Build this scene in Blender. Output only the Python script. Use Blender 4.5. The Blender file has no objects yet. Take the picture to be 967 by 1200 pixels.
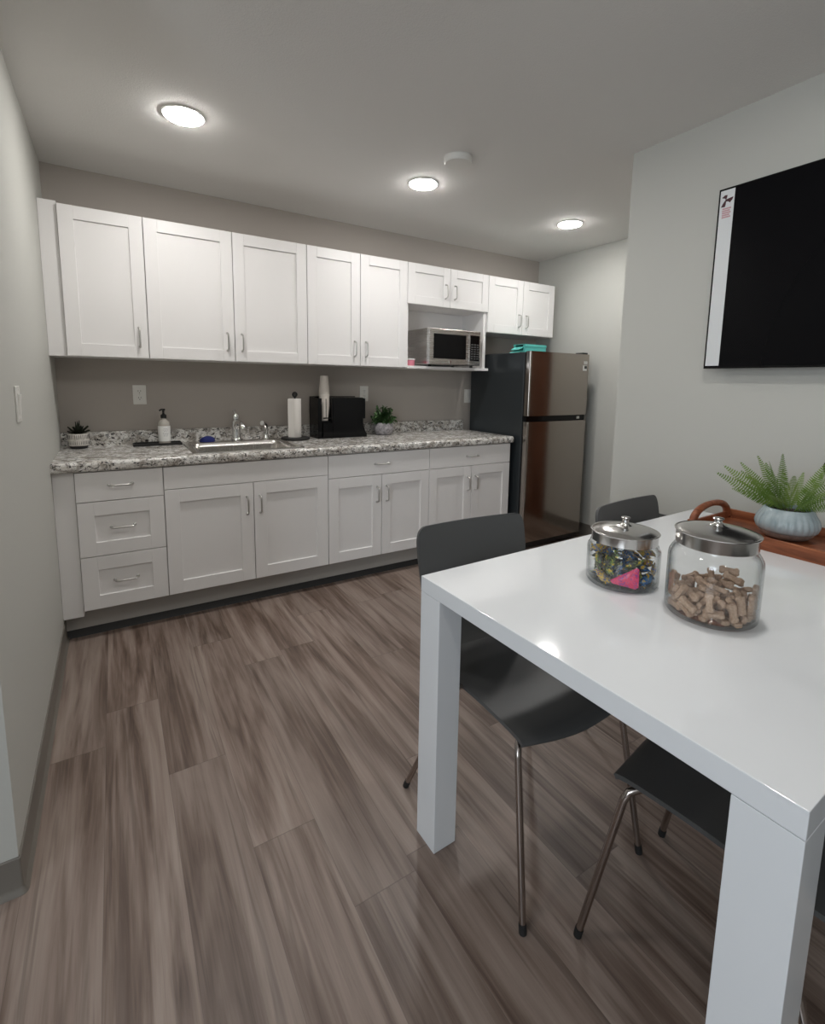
import bpy, bmesh, math, random
from mathutils import Vector, Matrix, Euler, Quaternion
SC = bpy.context.scene
COL = SC.collection
PI = math.pi
rnd = random.Random(11)

# ------------------------------------------------------------------ camera
def make_camera():
    cd = bpy.data.cameras.new('camera'); co = bpy.data.objects.new('camera', cd); COL.objects.link(co)
    W, H, F, PPX, PPY = 967.0, 1200.0, 568.17, 487.33, 522.98
    yaw, pitch, roll = 0.5571, -0.1309, 0.0161
    fw = Vector((math.sin(yaw)*math.cos(pitch), math.cos(yaw)*math.cos(pitch), math.sin(pitch)))
    rt = Vector((math.cos(yaw), -math.sin(yaw), 0)); up = rt.cross(fw)
    r2 = math.cos(roll)*rt + math.sin(roll)*up; u2 = -math.sin(roll)*rt + math.cos(roll)*up
    m = Matrix((r2, u2, -fw)).transposed().to_4x4(); m.translation = (0.272, -3.4549, 1.3187)
    co.matrix_world = m
    # the frame is taller than wide: the sensor width is held to the frame's width
    cd.sensor_fit = 'HORIZONTAL'; cd.sensor_width = 36.0; cd.lens = F*36.0/W
    cd.shift_x = -(PPX-W/2)/W; cd.shift_y = (PPY-H/2)/W
    cd.clip_start = 0.02; cd.clip_end = 60
    SC.camera = co
make_camera()

# ------------------------------------------------------------------ light and exposure
LAMP_POWER = 43.5        # emission of the recessed lamps
BACK_LAMP = 38.0        # the same lamps further back in the room, dimmed
world = bpy.data.worlds.new('world'); SC.world = world; world.use_nodes = True
bg = world.node_tree.nodes['Background']; bg.inputs[0].default_value = (0.75, 0.85, 1, 1); bg.inputs[1].default_value = 0.3
SC.view_settings.view_transform = 'Standard'; SC.view_settings.look = 'None'
SC.view_settings.exposure = 1.72; SC.view_settings.gamma = 1.0; SC.view_settings.use_curve_mapping = False
wl = bpy.data.lights.new('added_cool_fill', 'AREA'); wl.shape = 'RECTANGLE'; wl.size = 1.5; wl.size_y = 1.3; wl.energy = 16; wl.color = (0.82, 0.91, 1.0)
wo = bpy.data.objects.new('added_cool_fill', wl); COL.objects.link(wo); wo.location = (-2.44, -4.6, 1.5); wo.rotation_euler = (0, -PI/2, 0)  # cool area lamp added out of view as soft fill from the left

# ------------------------------------------------------------------ material helpers
def mat(name, color=(.8,.8,.8), rough=.5, metal=0.0, spec=.5, coat=0.0, emit=None, estr=0.0):
    m = bpy.data.materials.new(name); m.use_nodes = True
    b = m.node_tree.nodes['Principled BSDF']
    b.inputs['Base Color'].default_value = (*color, 1); b.inputs['Roughness'].default_value = rough
    b.inputs['Metallic'].default_value = metal; b.inputs['Specular IOR Level'].default_value = spec
    b.inputs['Coat Weight'].default_value = coat; b.inputs['Coat Roughness'].default_value = .05
    if emit: b.inputs['Emission Color'].default_value = (*emit, 1); b.inputs['Emission Strength'].default_value = estr
    return m
class NT:
    def __init__(s, m): s.t = m.node_tree; s.b = s.t.nodes['Principled BSDF']; s.co = s.t.nodes.new('ShaderNodeTexCoord')
    def n(s, typ, **kw):
        x = s.t.nodes.new(typ)
        for k, v in kw.items(): setattr(x, k, v)
        return x
    def l(s, a, b): s.t.links.new(a, b)
    def math(s, op, a, b=None, c=None):
        x = s.n('ShaderNodeMath', operation=op)
        for i, v in enumerate((a, b, c)):
            if v is None: continue
            if isinstance(v, (int, float)): x.inputs[i].default_value = v
            else: s.l(v, x.inputs[i])
        return x.outputs[0]
    def mapping(s, scale=(1,1,1), src=None):
        x = s.n('ShaderNodeMapping'); x.inputs['Scale'].default_value = scale; s.l(src or s.co.outputs['Object'], x.inputs['Vector']); return x.outputs[0]
    def noise(s, scale, detail=3, rough=.5, vec=None, dist=0):
        x = s.n('ShaderNodeTexNoise'); x.inputs['Scale'].default_value = scale; x.inputs['Detail'].default_value = detail
        x.inputs['Roughness'].default_value = rough; x.inputs['Distortion'].default_value = dist
        s.l(vec or s.co.outputs['Object'], x.inputs['Vector']); return x.outputs['Fac']
    def ramp(s, fac, stops, interp='LINEAR'):
        x = s.n('ShaderNodeValToRGB'); r = x.color_ramp; r.interpolation = interp
        while len(r.elements) < len(stops): r.elements.new(.5)
        for e, (p, c) in zip(r.elements, stops): e.position = p; e.color = (*c, 1)
        s.l(fac, x.inputs[0]); return x.outputs[0]
    def mix(s, fac, a, b, mode='MIX'):
        x = s.n('ShaderNodeMix', data_type='RGBA', blend_type=mode)
        for i, v in ((0, fac), (6, a), (7, b)):
            if isinstance(v, (int, float)): x.inputs[i].default_value = v
            elif isinstance(v, tuple): x.inputs[i].default_value = (*v, 1)
            else: s.l(v, x.inputs[i])
        return x.outputs[2]
    def bump(s, h, strength=.2, dist=.002):
        x = s.n('ShaderNodeBump'); x.inputs['Strength'].default_value = strength; x.inputs['Distance'].default_value = dist
        s.l(h, x.inputs['Height']); s.l(x.outputs[0], s.b.inputs['Normal'])
    def col(s, c): s.l(c, s.b.inputs['Base Color'])

def wall_paint(name, c):
    m = mat(name, c, .62, spec=.3); t = NT(m); t.bump(t.noise(260, 2), .08, .001); return m
M = {}
M['wall_light'] = wall_paint('light_grey_wall_paint', (.525, .525, .49))
M['wall_taupe'] = wall_paint('taupe_wall_paint', (.44, .402, .364))
def m_ceiling():
    m = mat('stippled_ceiling', (.80, .79, .765), .85, spec=.1); t = NT(m)
    t.bump(t.noise(170, 3, .65), .35, .004); return m
M['ceiling'] = m_ceiling()
def m_floor():
    m = mat('vinyl_plank_floor', rough=.38, spec=.45); t = NT(m)
    sep = t.n('ShaderNodeSeparateXYZ'); t.l(t.co.outputs['Object'], sep.inputs[0])
    X, Y = sep.outputs[0], sep.outputs[1]
    xs = t.math('DIVIDE', X, .18); row = t.math('FLOOR', xs)
    wn = t.n('ShaderNodeTexWhiteNoise', noise_dimensions='1D'); t.l(row, wn.inputs['W'])
    ys = t.math('ADD', t.math('DIVIDE', Y, 1.22), t.math('MULTIPLY', wn.outputs['Value'], 7.3)); brick = t.math('FLOOR', ys)
    cv = t.n('ShaderNodeCombineXYZ'); t.l(row, cv.inputs[0]); t.l(brick, cv.inputs[1])
    w2 = t.n('ShaderNodeTexWhiteNoise', noise_dimensions='2D'); t.l(cv.outputs[0], w2.inputs['Vector'])
    rv = w2.outputs['Value']
    # every plank reads its own stretch of grain
    off = t.n('ShaderNodeCombineXYZ'); t.l(t.math('MULTIPLY', rv, 31.0), off.inputs[0]); t.l(t.math('MULTIPLY', rv, 57.0), off.inputs[1]); t.l(rv, off.inputs[2])
    va = t.n('ShaderNodeVectorMath', operation='ADD'); t.l(t.co.outputs['Object'], va.inputs[0]); t.l(off.outputs[0], va.inputs[1])
    broad = t.noise(1, 3, .5, t.mapping((9, .8, 1), va.outputs[0]), 1.4)
    band = t.noise(1, 4, .6, t.mapping((30, 1.5, 1), va.outputs[0]), 1.2)
    fine = t.noise(1, 5, .7, t.mapping((210, 5, 1), va.outputs[0]))
    f = t.math('ADD', t.math('MULTIPLY', broad, .55), t.math('ADD', t.math('MULTIPLY', band, .33), t.math('MULTIPLY', fine, .12)))
    c = t.ramp(f, [(.33, (.06, .037, .027)), (.43, (.145, .101, .080)), (.51, (.225, .170, .142)), (.66, (.325, .262, .224))])
    streak = t.noise(1, 3, .55, t.mapping((19, .75, 1), va.outputs[0]), 2.0)
    c = t.mix(t.math('MULTIPLY', t.ramp(streak, [(.56, (0, 0, 0)), (.66, (1, 1, 1))]), .42), c, (.055, .033, .024))
    tone = t.math('ADD', .84, t.math('MULTIPLY', rv, .22))
    hsv = t.n('ShaderNodeHueSaturation'); t.l(tone, hsv.inputs['Value']); t.l(c, hsv.inputs['Color']); hsv.inputs['Saturation'].default_value = 1.0
    def edge(fr, w):
        a = t.math('FRACT', fr); return t.math('LESS_THAN', t.math('MINIMUM', a, t.math('SUBTRACT', 1.0, a)), w)
    seam = t.math('MAXIMUM', edge(xs, .0045), edge(ys, .0012))
    c2 = t.mix(t.math('MULTIPLY', seam, .38), hsv.outputs[0], (.035, .026, .02))
    t.col(c2)
    t.l(t.math('ADD', .30, t.math('MULTIPLY', fine, .22)), t.b.inputs['Roughness'])
    t.bump(t.math('SUBTRACT', t.math('MULTIPLY', fine, .4), t.math('MULTIPLY', seam, 1.0)), .25, .0012)
    return m
M['floor'] = m_floor()
def m_door():
    m = mat('red_brown_wood_door', rough=.4); t = NT(m)
    t.col(t.ramp(t.noise(1, 4, .6, t.mapping((30, 30, 2))), [(.35, (.10, .032, .014)), (.65, (.22, .085, .042))])); return m
M['door'] = m_door()
def m_granite():
    m = mat('granite_pattern_laminate', rough=.22, spec=.5); t = NT(m)
    a = t.noise(60, 6, .72, t.mapping((.75, 1.5, 1.25)), 1.0); b = t.noise(24, 5, .65, None, .9); s = t.noise(190, 3, .6)
    base = t.ramp(t.noise(14, 4, .6, None, .6), [(.35, (.55, .515, .47)), (.55, (.79, .78, .75))])
    grey = t.ramp(b, [(.47, (1, 1, 1)), (.57, (.50, .475, .45))])
    c = t.mix(1.0, base, grey, 'MULTIPLY')
    dark = t.ramp(a, [(.535, (0, 0, 0)), (.58, (1, 1, 1))]); sp = t.ramp(s, [(.60, (0, 0, 0)), (.68, (1, 1, 1))])
    c = t.mix(dark, c, (.028, .025, .025)); c = t.mix(t.math('MULTIPLY', sp, .5), c, (.07, .062, .058))
    t.col(c); return m
M['granite'] = m_granite()
M['cab'] = mat('white_painted_cabinet', (.83, .815, .805), .38, spec=.4)
M['cab_in'] = mat('white_cabinet_interior', (.80, .78, .75), .5)
M['toe'] = mat('grey_toe_board', (.40, .385, .36), .5)
M['vinyl'] = mat('taupe_vinyl_base', (.17, .155, .135), .45)
M['blackstrip'] = mat('plain_black_strip', (.02, .02, .02), .6)
M['nickel'] = mat('brushed_nickel', (.62, .61, .59), .28, 1.0)
M['chrome'] = mat('polished_chrome', (.80, .80, .80), .08, 1.0)
def m_brushed(name, c, rough, sc):
    m = mat(name, c, rough, 1.0); t = NT(m); f = t.noise(1, 3, .6, t.mapping(sc))
    t.l(t.math('ADD', rough-.06, t.math('MULTIPLY', f, .14)), t.b.inputs['Roughness']); t.bump(f, .05, .0005); return m
M['steel'] = m_brushed('brushed_stainless_steel', (.60, .58, .56), .26, (4, 4, 400))
M['sinksteel'] = m_brushed('satin_sink_steel', (.62, .60, .57), .24, (300, 4, 4))
M['fridgefront'] = m_brushed('smoked_stainless_door', (.40, .36, .325), .13, (4, 4, 420))
M['fridgeside'] = mat('dark_slate_painted_steel', (.024, .029, .032), .32, spec=.5)
M['blackplastic'] = mat('black_plastic', (.012, .012, .013), .35)
M['blackgloss'] = mat('glossy_black_plastic', (.004, .004, .0045), .12, spec=.25)
M['blackmatte'] = mat('matte_black', (.012, .012, .012), .6)
M['screen'] = mat('television_screen', (.003, .003, .004), .22, spec=.12)
M['table'] = mat('glossy_white_lacquer', (.78, .80, .82), .08, spec=.5, coat=.15)
def m_chair():
    m = mat('black_stained_plywood', (.078, .079, .079), .38, spec=.4); t = NT(m)
    t.bump(t.noise(1, 3, .5, t.mapping((60, 6, 6))), .05, .0006); return m
M['chair'] = m_chair()
M['leg'] = mat('bronze_tinted_chrome', (.42, .375, .35), .2, 1.0)
M['rubber'] = mat('black_rubber', (.01, .01, .01), .7)
def m_tray():
    m = mat('red_brown_acacia', rough=.42, spec=.4); t = NT(m)
    f = t.noise(1, 5, .6, t.mapping((26, 2.6, 40)), 1.0)
    t.col(t.ramp(f, [(.32, (.13, .036, .014)), (.5, (.265, .082, .034)), (.68, (.37, .135, .06))])); return m
M['tray'] = m_tray()
def m_glaze(name, c1, c2, scale=20, rough=.25):
    m = mat(name, rough=rough); t = NT(m); t.col(t.ramp(t.noise(scale, 4, .6), [(.35, c1), (.65, c2)])); return m
M['bluepot'] = m_glaze('pale_blue_grey_glaze', (.30, .375, .40), (.41, .48, .50), 26, .22)
M['potbase'] = m_glaze('bare_stoneware', (.20, .17, .15), (.34, .30, .27), 40, .6)
M['greypot'] = m_glaze('grey_washed_ceramic', (.16, .15, .16), (.42, .40, .41), 60, .5)
M['whitepot'] = m_glaze('chalky_white_ceramic', (.50, .47, .43), (.72, .69, .64), 40, .6)
M['soil'] = m_glaze('dark_potting_soil', (.012, .009, .007), (.04, .03, .022), 120, .9)
def m_leaf(name, c1, c2, rough=.5):
    m = mat(name, rough=rough, spec=.3); t = NT(m)
    t.col(t.ramp(t.noise(9, 3), [(.3, c1), (.7, c2)])); t.b.inputs['Subsurface Weight'].default_value = 0
    return m
M['fern'] = m_leaf('fern_green', (.085, .165, .022), (.20, .29, .06))
M['fernstem'] = mat('fern_midrib', (.13, .22, .05), .5)
M['bush'] = m_leaf('bushy_leaf_green', (.018, .055, .014), (.10, .19, .07))
M['succ'] = m_leaf('dark_succulent', (.008, .012, .008), (.03, .035, .022))
M['white'] = mat('white_plastic', (.76, .75, .71), .4)
M['paper'] = mat('white_paper', (.80, .77, .73), .9, spec=.1)
M['label'] = mat('white_label', (.78, .78, .76), .6)
M['ink'] = mat('printed_black_ink', (.03, .03, .03), .6)
M['slot'] = mat('dark_slot', (.01, .01, .01), .6)
M['cup'] = mat('white_paper_cup', (.72, .67, .61), .7)
M['teal'] = mat('teal_card', (.10, .50, .45), .5)
M['pink'] = mat('pink_plastic', (.75, .25, .32), .5)
M['sponge'] = mat('blue_scrubber', (.006, .013, .12), .8)
M['filmwhite'] = mat('pale_sticker_film', (.68, .70, .71), .5)
M['emblem'] = mat('dark_maroon_print', (.05, .006, .012), .5)
M['pinkprint'] = mat('faded_pink_print', (.52, .30, .32), .5)
M['biscuit'] = None
def m_biscuit():
    m = mat('baked_biscuit', rough=.85, spec=.15); t = NT(m); f = t.noise(180, 4, .6)
    t.col(t.ramp(f, [(.3, (.42, .275, .185)), (.7, (.60, .43, .315))])); t.bump(f, .35, .001); return m
M['biscuit'] = m_biscuit()
def m_wrap(name, stops, scale):
    m = mat(name, rough=.28, spec=.6); t = NT(m)
    t.col(t.ramp(t.noise(scale, 2, .5, None, 1.2), stops, 'CONSTANT')); t.bump(t.noise(140, 3), .5, .002); return m
BL, YE, DK, GN, RD, WH = (.03,.14,.36), (.72,.44,.03), (.02,.018,.02), (.12,.24,.06), (.5,.05,.03), (.6,.6,.55)
M['wrap_blue'] = m_wrap('blue_and_yellow_foil', [(.0, DK), (.42, BL), (.53, (.07,.24,.42)), (.58, YE), (.67, DK)], 95)
M['wrap_dark'] = m_wrap('black_and_olive_foil', [(.0, DK), (.50, (.10,.10,.05)), (.55, GN), (.62, YE)], 95)
M['wrap_yellow'] = m_wrap('yellow_and_blue_foil', [(.0, BL), (.43, YE), (.52, (.75,.52,.08)), (.57, BL), (.66, RD)], 95)
M['wrap_pink'] = m_wrap('hot_pink_foil', [(.0, (.35,.06,.30)), (.40, (.80,.05,.16)), (.60, (.85,.10,.25)), (.72, (.85,.35,.06))], 110)
def m_glass():
    m = bpy.data.materials.new('clear_jar_glass'); m.use_nodes = True; nt = m.node_tree; nt.nodes.clear()
    out = nt.nodes.new('ShaderNodeOutputMaterial'); mx = nt.nodes.new('ShaderNodeMixShader'); tr = nt.nodes.new('ShaderNodeBsdfTransparent')
    gl = nt.nodes.new('ShaderNodeBsdfGlossy'); fr = nt.nodes.new('ShaderNodeMath'); f2 = nt.nodes.new('ShaderNodeMath'); fr.operation = 'MULTIPLY_ADD'; f2.operation = 'POWER'; f2.inputs[1].default_value = 5.0; fr.inputs[1].default_value = .90; fr.inputs[2].default_value = .035; lw = nt.nodes.new('ShaderNodeLayerWeight'); rp = nt.nodes.new('ShaderNodeValToRGB')
    gl.inputs['Roughness'].default_value = .02; gl.inputs['Color'].default_value = (.9,.9,.9,1); lw.inputs['Blend'].default_value = .5
    rp.color_ramp.elements[0].position = .45; rp.color_ramp.elements[0].color = (.975,.98,.98,1); rp.color_ramp.elements[1].position = 1; rp.color_ramp.elements[1].color = (.58,.60,.60,1)
    L = nt.links.new; L(lw.outputs['Facing'], rp.inputs[0]); L(rp.outputs[0], tr.inputs[0]); L(lw.outputs['Facing'], f2.inputs[0]); L(f2.outputs[0], fr.inputs[0]); L(fr.outputs[0], mx.inputs[0]); L(tr.outputs[0], mx.inputs[1]); L(gl.outputs[0], mx.inputs[2]); L(mx.outputs[0], out.inputs[0])
    return m
M['glass'] = m_glass()
M['liquid'] = mat('clear_hand_soap', (.40, .375, .335), .1)
M['lamp'] = mat('lit_diffuser', (1, 1, 1), .5, emit=(1.0, .975, .945), estr=LAMP_POWER)
M['lampdim'] = mat('dim_lit_diffuser', (1, 1, 1), .5, emit=(1.0, .97, .93), estr=BACK_LAMP)

M['lampfloor'] = mat('half_lit_diffuser', (1, 1, 1), .5, emit=(1.0, .97, .93), estr=BACK_LAMP*.72)

# ------------------------------------------------------------------ mesh helpers
class B:
    """collects shapes for ONE mesh object"""
    def __init__(s): s.bm = bmesh.new(); s.bev = False
    def _add(s, src, mtx=None):
        vm = {v: s.bm.verts.new(mtx @ v.co if mtx else v.co) for v in src.verts}
        for f in src.faces:
            try: s.bm.faces.new([vm[v] for v in f.verts]).smooth = f.smooth
            except ValueError: pass
        src.free(); return s
    def box(s, x0, x1, y0, y1, z0, z1, bev=0.0, seg=2, mtx=None):
        t = bmesh.new(); bmesh.ops.create_cube(t, size=1)
        for v in t.verts: v.co = Vector(((x0+x1)/2 + v.co.x*(x1-x0), (y0+y1)/2 + v.co.y*(y1-y0), (z0+z1)/2 + v.co.z*(z1-z0)))
        if bev: s.bev = True; bmesh.ops.bevel(t, geom=list(t.edges), offset=bev, segments=seg, affect='EDGES', profile=.5, clamp_overlap=True)
        return s._add(t, mtx)
    def lathe(s, prof, n=32, mtx=None, cap0=True, cap1=True, ripple=None):
        t = bmesh.new(); rings = []
        for (r, z) in prof:
            ring = []
            for i in range(n):
                a = 2*PI*i/n; rr = r*(1+ripple(a, z)) if ripple else r
                ring.append(t.verts.new((rr*math.cos(a), rr*math.sin(a), z)))
            rings.append(ring)
        for a, b in zip(rings, rings[1:]):
            for i in range(n): t.faces.new((a[i], a[(i+1) % n], b[(i+1) % n], b[i]))
        if cap0: t.faces.new(rings[0][::-1])
        if cap1: t.faces.new(rings[-1])
        return s._add(t, mtx)
    def tube(s, pts, r, n=10, cap=True, mtx=None):
        pts = [Vector(p) for p in pts]; rs = r if isinstance(r, (list, tuple)) else [r]*len(pts)
        t = bmesh.new(); rings = []; prev = None
        for i, p in enumerate(pts):
            d = ((pts[i+1]-p).normalized() if i+1 < len(pts) else Vector()) + ((p-pts[i-1]).normalized() if i else Vector())
            d.normalize()
            if prev is None: u = d.orthogonal().normalized()
            else:
                u = prev - d*prev.dot(d); u.normalize()
            prev = u; w = d.cross(u)
            rings.append([t.verts.new(p + (u*math.cos(2*PI*k/n) + w*math.sin(2*PI*k/n))*rs[i]) for k in range(n)])
        for a, b in zip(rings, rings[1:]):
            for i in range(n): t.faces.new((a[i], a[(i+1) % n], b[(i+1) % n], b[i]))
        if cap: t.faces.new(rings[0][::-1]); t.faces.new(rings[-1])
        return s._add(t, mtx)
    def prism(s, poly, axis, a0, a1, mtx=None):
        """extrude a closed 2-D outline along an axis ('x': outline is (y,z); 'y': (x,z); 'z': (x,y))"""
        def P(p, a): return {'x': (a, p[0], p[1]), 'y': (p[0], a, p[1]), 'z': (p[0], p[1], a)}[axis]
        t = bmesh.new(); A = [t.verts.new(P(p, a0)) for p in poly]; C = [t.verts.new(P(p, a1)) for p in poly]
        t.faces.new(A[::-1]); t.faces.new(C); n = len(poly)
        for i in range(n): t.faces.new((A[i], A[(i+1) % n], C[(i+1) % n], C[i]))
        bmesh.ops.recalc_face_normals(t, faces=t.faces)
        return s._add(t, mtx)
    def grid(s, fn, nu, nv, thick=0.0, mtx=None, nfn=None):
        """surface fn(u,v) -> point, given a thickness along its normal"""
        t = bmesh.new(); e = 1e-3
        def nrm(u, v):
            du = fn(min(u+e, 1), v) - fn(max(u-e, 0), v); dv = fn(u, min(v+e, 1)) - fn(u, max(v-e, 0)); n_ = du.cross(dv)
            return n_.normalized() if n_.length > 1e-12 else Vector((0, 0, 1))
        T, U = [], []
        for j in range(nv+1):
            T.append([]); U.append([])
            for i in range(nu+1):
                u, v = i/nu, j/nv; p = fn(u, v); n_ = (nfn or nrm)(u, v)*thick/2
                T[-1].append(t.verts.new(p+n_)); U[-1].append(t.verts.new(p-n_) if thick else None)
        for j in range(nv):
            for i in range(nu):
                t.faces.new((T[j][i], T[j][i+1], T[j+1][i+1], T[j+1][i]))
                if thick: t.faces.new((U[j][i], U[j+1][i], U[j+1][i+1], U[j][i+1]))
        if thick:
            for i in range(nu):
                t.faces.new((T[0][i], U[0][i], U[0][i+1], T[0][i+1])); t.faces.new((T[nv][i], T[nv][i+1], U[nv][i+1], U[nv][i]))
            for j in range(nv):
                t.faces.new((T[j][0], T[j+1][0], U[j+1][0], U[j][0])); t.faces.new((T[j][nu], U[j][nu], U[j+1][nu], T[j+1][nu]))
        return s._add(t, mtx)
    def obj(s, name, m, parent=None, smooth=35, recalc=True, mats=None):
        if recalc: bmesh.ops.recalc_face_normals(s.bm, faces=s.bm.faces)
        me = bpy.data.meshes.new(name); s.bm.to_mesh(me); s.bm.free()
        for x in (mats or [m]): me.materials.append(x)
        if smooth:
            me.shade_smooth()
            if smooth < 180: me.set_sharp_from_angle(angle=math.radians(smooth))
        o = bpy.data.objects.new(name, me); COL.objects.link(o)
        if s.bev and smooth:      # keep the flat faces between rounded edges flat
            wn = o.modifiers.new('flat_faces', 'WEIGHTED_NORMAL'); wn.keep_sharp = True; wn.weight = 100
        if parent: o.parent = parent
        return o
def tag(o, label, cat, group=None, kind=None):
    o['label'] = label; o['category'] = cat
    if group: o['group'] = group
    if kind: o['kind'] = kind
    return o
def thing(name, label, cat, loc=(0,0,0), rz=0.0, group=None):
    o = bpy.data.objects.new(name, None); COL.objects.link(o); o.location = loc; o.rotation_euler = (0,0,rz); o.empty_display_size = .05
    return tag(o, label, cat, group)
def struct(o): o['kind'] = 'structure'; return o
def dup(root, loc=None, rot=None, label=None, group=None):
    r = root.copy(); COL.objects.link(r)
    for ch in list(root.children):
        c = ch.copy(); COL.objects.link(c); c.parent = r
        for g in list(ch.children):
            d = g.copy(); COL.objects.link(d); d.parent = c
    if loc is not None: r.location = loc
    if rot is not None: r.rotation_euler = rot
    if label: r['label'] = label
    if group: r['group'] = group
    return r
def T(x=0, y=0, z=0, rx=0, ry=0, rz=0, s=1):
    return Matrix.Translation((x, y, z)) @ Euler((rx, ry, rz)).to_matrix().to_4x4() @ Matrix.Scale(s, 4)
def round_poly(w, h, r, n=6):
    """rounded rectangle outline centred on 0"""
    out = []
    for (cx, cy, a0) in ((w/2-r, h/2-r, 0), (-w/2+r, h/2-r, PI/2), (-w/2+r, -h/2+r, PI), (w/2-r, -h/2+r, 1.5*PI)):
        for k in range(n+1):
            a = a0 + k*PI/2/n; out.append((cx+r*math.cos(a), cy+r*math.sin(a)))
    return out

# ------------------------------------------------------------------ the room
CH = 2.468; XR = 3.77; XT = 2.55; YT = -1.815; YE = -2.0; YF = -6.5; XL = -2.5
struct(B().box(XL-.1, XR+.1, YF-.1, .1, -.1, 0).obj('floor', M['floor'], smooth=0))
struct(B().box(XL-.1, XR+.1, YF-.1, .1, CH, CH+.1).obj('ceiling', M['ceiling'], smooth=0))
struct(B().box(-.12, XR+.1, 0, .1, 0, CH).obj('wall_back', M['wall_taupe'], smooth=0))
struct(B().box(XR, XR+.1, YT, 0, 0, CH).obj('wall_alcove', M['wall_light'], smooth=0))
struct(B().box(XT, XR+.1, YF, YT, 0, CH).obj('wall_right', M['wall_light'], smooth=0))
struct(B().box(-.12, 0, YE+.12, 0, 0, CH).obj('wall_left', M['wall_light'], smooth=0))
struct(B().box(XL, 0, YE, YE+.12, 0, CH).obj('wall_left_return', M['wall_light'], smooth=0))
b = B()
WY0, WY1, WZ0, WZ1 = -5.4, -3.8, .85, 2.15
b.box(XL-.1, XL, YF, WY0, 0, CH).box(XL-.1, XL, WY1, YE+.12, 0, CH).box(XL-.1, XL, WY0, WY1, 0, WZ0).box(XL-.1, XL, WY0, WY1, WZ1, CH)
struct(b.obj('wall_far_left', M['wall_light'], smooth=0))
b = B(); b.box(XL-.08, XL-.03, WY0, WY0+.05, WZ0, WZ1).box(XL-.08, XL-.03, WY1-.05, WY1, WZ0, WZ1).box(XL-.08, XL-.03, WY0+.05, WY1-.05, WZ0, WZ0+.05).box(XL-.08, XL-.03, WY0+.05, WY1-.05, WZ1-.05, WZ1)
struct(b.obj('added_window_1', M['white'], smooth=0))  # unseen window frame, added to go with the cool fill lamp
struct(B().box(XL-.1, XR+.1, YF-.1, YF, 0, CH).obj('wall_front', M['wall_light'], smooth=0))
# vinyl cove base: thin upright with a toe that flares out on the floor
COVE = [(0, 0), (.016, 0), (.0145, .004), (.009, .010), (.006, .020), (.005, .098), (.003, .1), (0, .1)]
def base_x(name, x, sgn, y0, y1):
    struct(B().prism([(x+sgn*p, z) for p, z in COVE], 'y', y0, y1).obj(name, M['vinyl'], smooth=40))
def base_y(name, y, sgn, x0, x1):
    struct(B().prism([(y+sgn*p, z) for p, z in COVE], 'x', x0, x1).obj(name, M['vinyl'], smooth=40))
base_x('baseboard_left', 0, 1, YE, -.566); base_y('baseboard_left_return', YE, -1, XL, 0)
c = B().lathe([(.016, 0), (.0145, .004), (.009, .010), (.006, .020), (.005, .098), (.003, .1)], 24, T(0, YE, 0)); c.obj('baseboard_corner', M['vinyl'])['kind'] = 'structure'
base_x('baseboard_right', XT, -1, YF, YT); base_x('baseboard_alcove', XR, -1, -1.345, 0); base_y('baseboard_alcove_return', YT, 1, XT, XR-.016)
base_y('baseboard_back', 0, -1, 2.93, XR-.016)

d1 = struct(B().box(XR-.03, XR-.0005, -1.80, -1.36, .004, 2.08, .002, 2).obj('door_1', M['door']))
for z0, z1 in ((.2, 1.0), (1.12, 1.95)): B().box(XR-.034, XR-.0301, -1.73, -1.43, z0, z1, .003, 2).obj('door_panel', M['door'], d1)

# ------------------------------------------------------------------ cabinets
ZT, ZB = 2.187, 1.427; UF, UB = -.311, -.291; BF, BBY = -.638, -.618
XU = [.078, .457, .920, 1.379, 1.760, 2.1405, 2.5216, 2.9035, 3.2864, 3.665]
XB = [.087, .470, .929, 1.386, 1.765, 2.144, 2.525, 2.9045]
GAP = .0021
def shaker(x0, x1, z0, z1, yf, st=.066, rec=.009):
    th = .0195; yb = yf+th; b = B(); e = .0012
    x0 += GAP; x1 -= GAP; z0 += GAP; z1 -= GAP
    b.box(x0, x0+st, yf, yb, z0, z1, e, 1).box(x1-st, x1, yf, yb, z0, z1, e, 1)
    b.box(x0+st-.0004, x1-st+.0004, yf, yb, z0, z0+st, e, 1).box(x0+st-.0004, x1-st+.0004, yf, yb, z1-st, z1, e, 1)
    # a small chamfer leads down from the frame to the flat panel
    b.box(x0+st-.002, x1-st+.002, yf+rec, yb-.002, z0+st-.002, z1-st+.002)
    return b
def slab(x0, x1, z0, z1, yf): return B().box(x0+GAP, x1-GAP, yf, yf+.0195, z0+GAP, z1-GAP, .0015, 2)
def pull(x, z, yf, vertical=True, half=.051):
    """bow pull: a slim bar arched off the door between two feet"""
    pts = []; N = 40
    for k in range(N+1):
        a = -1 + 2*k/N; off = .028*(1-abs(a)**12)
        p = half*max(-1, min(1, a*1.0)); pts.append((x, yf-.002-off, z+p) if vertical else (x+p, yf-.002-off, z))
    b = B().tube(pts, .0048, 10)
    for s in (-1, 1):
        q = (x, yf-.002, z+s*half) if vertical else (x+s*half, yf-.002, z)
        b.tube([q, (q[0], yf+.0005, q[2])], [.006, .0085], 12)
    return b
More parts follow.
